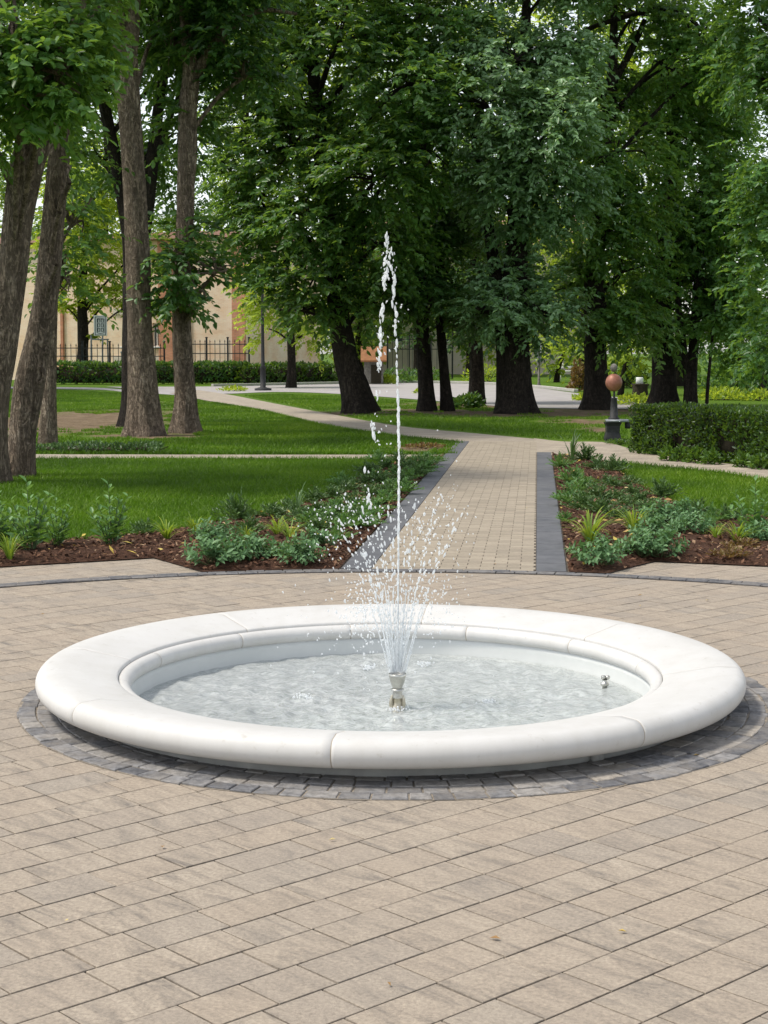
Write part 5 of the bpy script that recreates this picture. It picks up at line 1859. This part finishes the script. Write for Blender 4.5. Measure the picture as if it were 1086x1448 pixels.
# iron fences
def iron_fence(x0, x1, Y, h, label, step=.28, posts=5):
    a_, b_ = pos(x0, 500, Y)[0], pos(x1, 500, Y)[0]
    base = np.array([(a_ + b_) / 2, Y, 0])
    root = thing('iron_fence', base, label, 'fence')
    g = Geo()
    for xx in np.arange(a_, b_, step):
        g.box((xx, Y, h / 2), (.028, .028, h))
        g.add([[xx - .03, Y - .03, h], [xx + .03, Y - .03, h], [xx + .03, Y + .03, h], [xx - .03, Y + .03, h], [xx, Y, h + .14]], [[0, 1, 4], [1, 2, 4], [2, 3, 4], [3, 0, 4]])
    for zz in (.25, h * .72, h - .12):
        g.box(((a_ + b_) / 2, Y + .0305, zz), (b_ - a_, .03, .045))
    g.build('railing', M['black_iron'], root, base, smooth=False)
    for xx in np.linspace(a_, b_, posts):
        g = Geo()
        g.box((xx, Y + .09, h / 2 + .1), (.085, .085, h + .2))
        g.box((xx, Y + .09, h + .23), (.12, .12, .06))
        g.build('post', M['black_iron'], root, base, smooth=False)
iron_fence(78, 232, 84, 1.95, 'black iron railing behind the far hedge, left part beside the sign on a frame')
iron_fence(262, 352, 83, 2.15, 'black iron railing behind the far hedge, right part before the beige wall', .26, 4)
iron_fence(548, 640, 96, 2.5, 'black iron railing behind the orange-roofed hut, seen beside the twin trunks', .3, 4)

# sign on a metal frame
sbp = at(141, 541)
YG = sbp[1]
sg = thing('notice_sign', sbp, 'white notice board with dark lettering raised on a thin metal frame', 'sign')
g = Geo()
for (x, y0, y1, dy) in ((129, 474, 539, .3), (145, 474, 541, 0), (154, 480, 535, .5)):
    g.tube(np.array([pos(x, y1, YG + dy) * [1, 1, 0] + [0, 0, -.02], pos(x - (2 if x > 150 else 0), y0, YG + dy)]), .045, 8)
for (xa, ya, xb, yb_) in ((129, 536, 148, 522), (129, 535, 145, 538), (129, 480, 154, 480)):
    g.tube(np.array([pos(xa, ya, YG + .15), pos(xb, yb_, YG + .15)]), .035, 6)
g.build('frame', M['grey_metal'], sg, sbp)
g = Geo()
px_box(g, 133, 151, 446, 475, .08, YG - .05, .01)
bo = g.build('board', M['sign_white'], sg, sbp, smooth=False)
g = Geo()
def px_line(g, pts, w, Y):
    P = np.array([pos(x, y, Y) for x, y in pts])
    g.tube(P, w, 5)
px_line(g, [(134.5, 448), (149.5, 448), (149.5, 473.5), (134.5, 473.5), (134.5, 448)], .022, YG - .10)
for cx_ in (139.8, 144.6):
    for cy_ in (453.5, 460, 466.5):
        px_line(g, [(cx_ - 1.5, cy_ - 2.4), (cx_ + 1.3, cy_ - 2.4), (cx_ + 1.3, cy_ + 2.2), (cx_ - 1.5, cy_ + 2.2), (cx_ - 1.5, cy_ - 2.4)], .02, YG - .10)
px_line(g, [(137.3, 450.5), (147.2, 450.5), (147.2, 470.5), (142, 471.8), (137.3, 470.5), (137.3, 450.5)], .016, YG - .10)
g.build('lettering', M['sign_ink'], bo, sbp)
# grey post, yellow marker
pb = at(174, 540)
g = Geo()
g.lathe([(.09, -.02), (.09, 1.55), (.12, 1.58), (.12, 1.64), (.02, 1.68)], pb, 10)
tag(g.build('bollard_post', M['grey_metal'], None, pb), 'plain grey metal post between the sign on a frame and the bare trunk', 'post')
pb = at(182.5, 536)
g = Geo()
g.lathe([(.055, -.02), (.055, .8), (.07, .82), (.02, .9)], pb, 10)
tag(g.build('marker_post', M['yellow_paint'], None, pb), 'short yellow marker post beside the left edge of the bare trunk', 'post')
# hut with an orange roof
YH = 80.0
hb = np.array([pos(528, 0, YH)[0], YH, 0])
hut = thing('garden_hut', hb, 'small stone hut with an orange tiled gable roof across the road', 'hut')
g = Geo()
w_ = 33 * mpp(YH)
zt, zr = pos(528, 509, YH)[2], pos(528, 492, YH)[2]
g.box((hb[0], YH + .55, zt / 2 - .02), (w_ * .82, 1.1, zt), 0, .02)
g.add([[hb[0] + w_ * .41, YH, zt], [hb[0] + w_ * .41, YH + 1.1, zt], [hb[0] + w_ * .41, YH + .55, zr - .05]], [[0, 1, 2]])
g.add([[hb[0] - w_ * .41, YH, zt], [hb[0] - w_ * .41, YH + .55, zr - .05], [hb[0] - w_ * .41, YH + 1.1, zt]], [[0, 1, 2]])
g.build('wall', M['rough_stone'], hut, hb, smooth=False)
g = Geo()
for s_ in (-1, 1):
    yy = YH + .55 + s_ * .8
    g.add([[hb[0] - w_ * .55, yy, zt - .1], [hb[0] + w_ * .55, yy, zt - .1], [hb[0] + w_ * .55, YH + .55, zr], [hb[0] - w_ * .55, YH + .55, zr],
           [hb[0] - w_ * .55, yy, zt - .02], [hb[0] + w_ * .55, yy, zt - .02], [hb[0] + w_ * .55, YH + .55, zr + .08], [hb[0] - w_ * .55, YH + .55, zr + .08]],
          [[0, 1, 2, 3], [7, 6, 5, 4], [0, 4, 5, 1], [1, 5, 6, 2], [3, 7, 4, 0]])
g.build('roof', M['orange_roof'], hut, hb, smooth=False)
g = Geo()
g.box((hb[0] + w_ * .1, YH - .02, zt * .42), (.5, .06, zt * .75))
g.build('door', M['twig'], hut, hb, smooth=False)
# signal pole across the road
pb = at(762, 546)
sp_ = thing('signal_pole', pb, 'thin pole with a grey double signal head across the road', 'signal')
g = Geo()
g.lathe([(.10, -.02), (.09, .1), (.06, .15), (.05, 2.0), (.04, 2.25)], pb, 10)
g.build('pole', M['rough_stone'], sp_, pb)
for (x0_, x1_) in ((759.5, 762.5), (763.2, 766.2)):
    g = Geo()
    px_box(g, x0_, x1_, 484, 512, .14, pb[1] - .05, .015)
    g.build('signal_head', M['grey_metal'], sp_, pb)
g = Geo()
px_box(g, 757, 768, 508, 511, .1, pb[1] + .1, .01)
g.build('crossarm', M['grey_metal'], sp_, pb)
# white bench across the road
bbp = at(801, 538)
YW = bbp[1]
wb = thing('garden_bench', bbp, 'white slatted bench on the grass across the road', 'bench')
g = Geo()
px_box(g, 792, 811, 524, 526, .5, YW)
g.build('seat', M['white_paint'], wb, bbp)
g = Geo()
px_box(g, 792, 811, 514, 516.5, .06, YW + .3)
px_box(g, 792, 811, 518, 520.5, .06, YW + .3)
g.build('backrest', M['white_paint'], wb, bbp)
for x in (793, 809.5):
    g = Geo()
    px_box(g, x - .9, x + .9, 513, 538, .09, YW + .37)
    px_box(g, x - .9, x + .9, 525.5, 538, .09, YW - .2)
    g.build('leg', M['white_paint'], wb, bbp)
# stone pillar with a pale plaque on top
pbp = at(905, 562)
YP = pbp[1]
pl_ = thing('stone_pillar', pbp, 'squat dark stone pillar carrying a small pale plaque, left of the massive trunk', 'pillar')
g = Geo()
zt = pos(905, 543, YP)[2]
g.lathe([(.29, -.03), (.30, .1), (.27, zt * .6), (.28, zt)], pbp, 9)
g.box((pbp[0], YP, zt - .02), (.5, .5, .06), .2, .02)
g.build('body', M['twig'], pl_, pbp)
g = Geo()
c = pos(904, 538, YP)
g.box((c[0], YP - .05, c[2]), (9.5 * mpp(YP), .08, 9 * mpp(YP)), .05, .01)
g.build('plaque', M['sign_white'], pl_, pbp)

# ------------------------------------------------------------------ light and camera
SUN_EL, SUN_AZ = R_(60), R_(-97)          # azimuth from +Y towards +X
dv = Vector((math.sin(SUN_AZ) * math.cos(SUN_EL), math.cos(SUN_AZ) * math.cos(SUN_EL), math.sin(SUN_EL)))
sl = bpy.data.lights.new('sun', 'SUN')
sl.energy = 2.0
sl.angle = R_(9)
sl.color = (1.0, .93, .82)
so = bpy.data.objects.new('sun', sl)
so.rotation_euler = dv.to_track_quat('Z', 'Y').to_euler()
COL.objects.link(so)
w = bpy.data.worlds.new('World')
SC.world = w
w.use_nodes = True
nt = w.node_tree
sky = nt.nodes.new('ShaderNodeTexSky')
sky.sky_type = 'NISHITA'
sky.sun_disc = False
sky.sun_elevation = SUN_EL
sky.sun_rotation = SUN_AZ
sky.dust_density = 1.2
sky.air_density = 1.0
sky.ozone_density = .6
bg = nt.nodes['Background']
bg.inputs['Strength'].default_value = .15
hs = nt.nodes.new('ShaderNodeHueSaturation')
hs.inputs['Saturation'].default_value = .35
nt.links.new(sky.outputs[0], hs.inputs['Color'])
nt.links.new(hs.outputs[0], bg.inputs[0])

cam = bpy.data.cameras.new('camera')
cam.sensor_fit = 'VERTICAL'
cam.sensor_height = 36
cam.sensor_width = 27
cam.lens = F / 1448 * 36
cam.clip_end = 6000
co = bpy.data.objects.new('camera', cam)
co.location = (0, 0, EYE)
co.rotation_euler = (math.pi / 2 - PITCH, 0, 0)
COL.objects.link(co)
SC.camera = co
SC.view_settings.view_transform = 'Standard'
SC.view_settings.look = 'None'
SC.view_settings.gamma = 1
SC.view_settings.exposure = .74
SC.cycles.max_bounces = 8
SC.cycles.diffuse_bounces = 3
SC.cycles.glossy_bounces = 3
SC.cycles.transmission_bounces = 4
SC.cycles.transparent_max_bounces = 12
SC.cycles.use_denoising = True
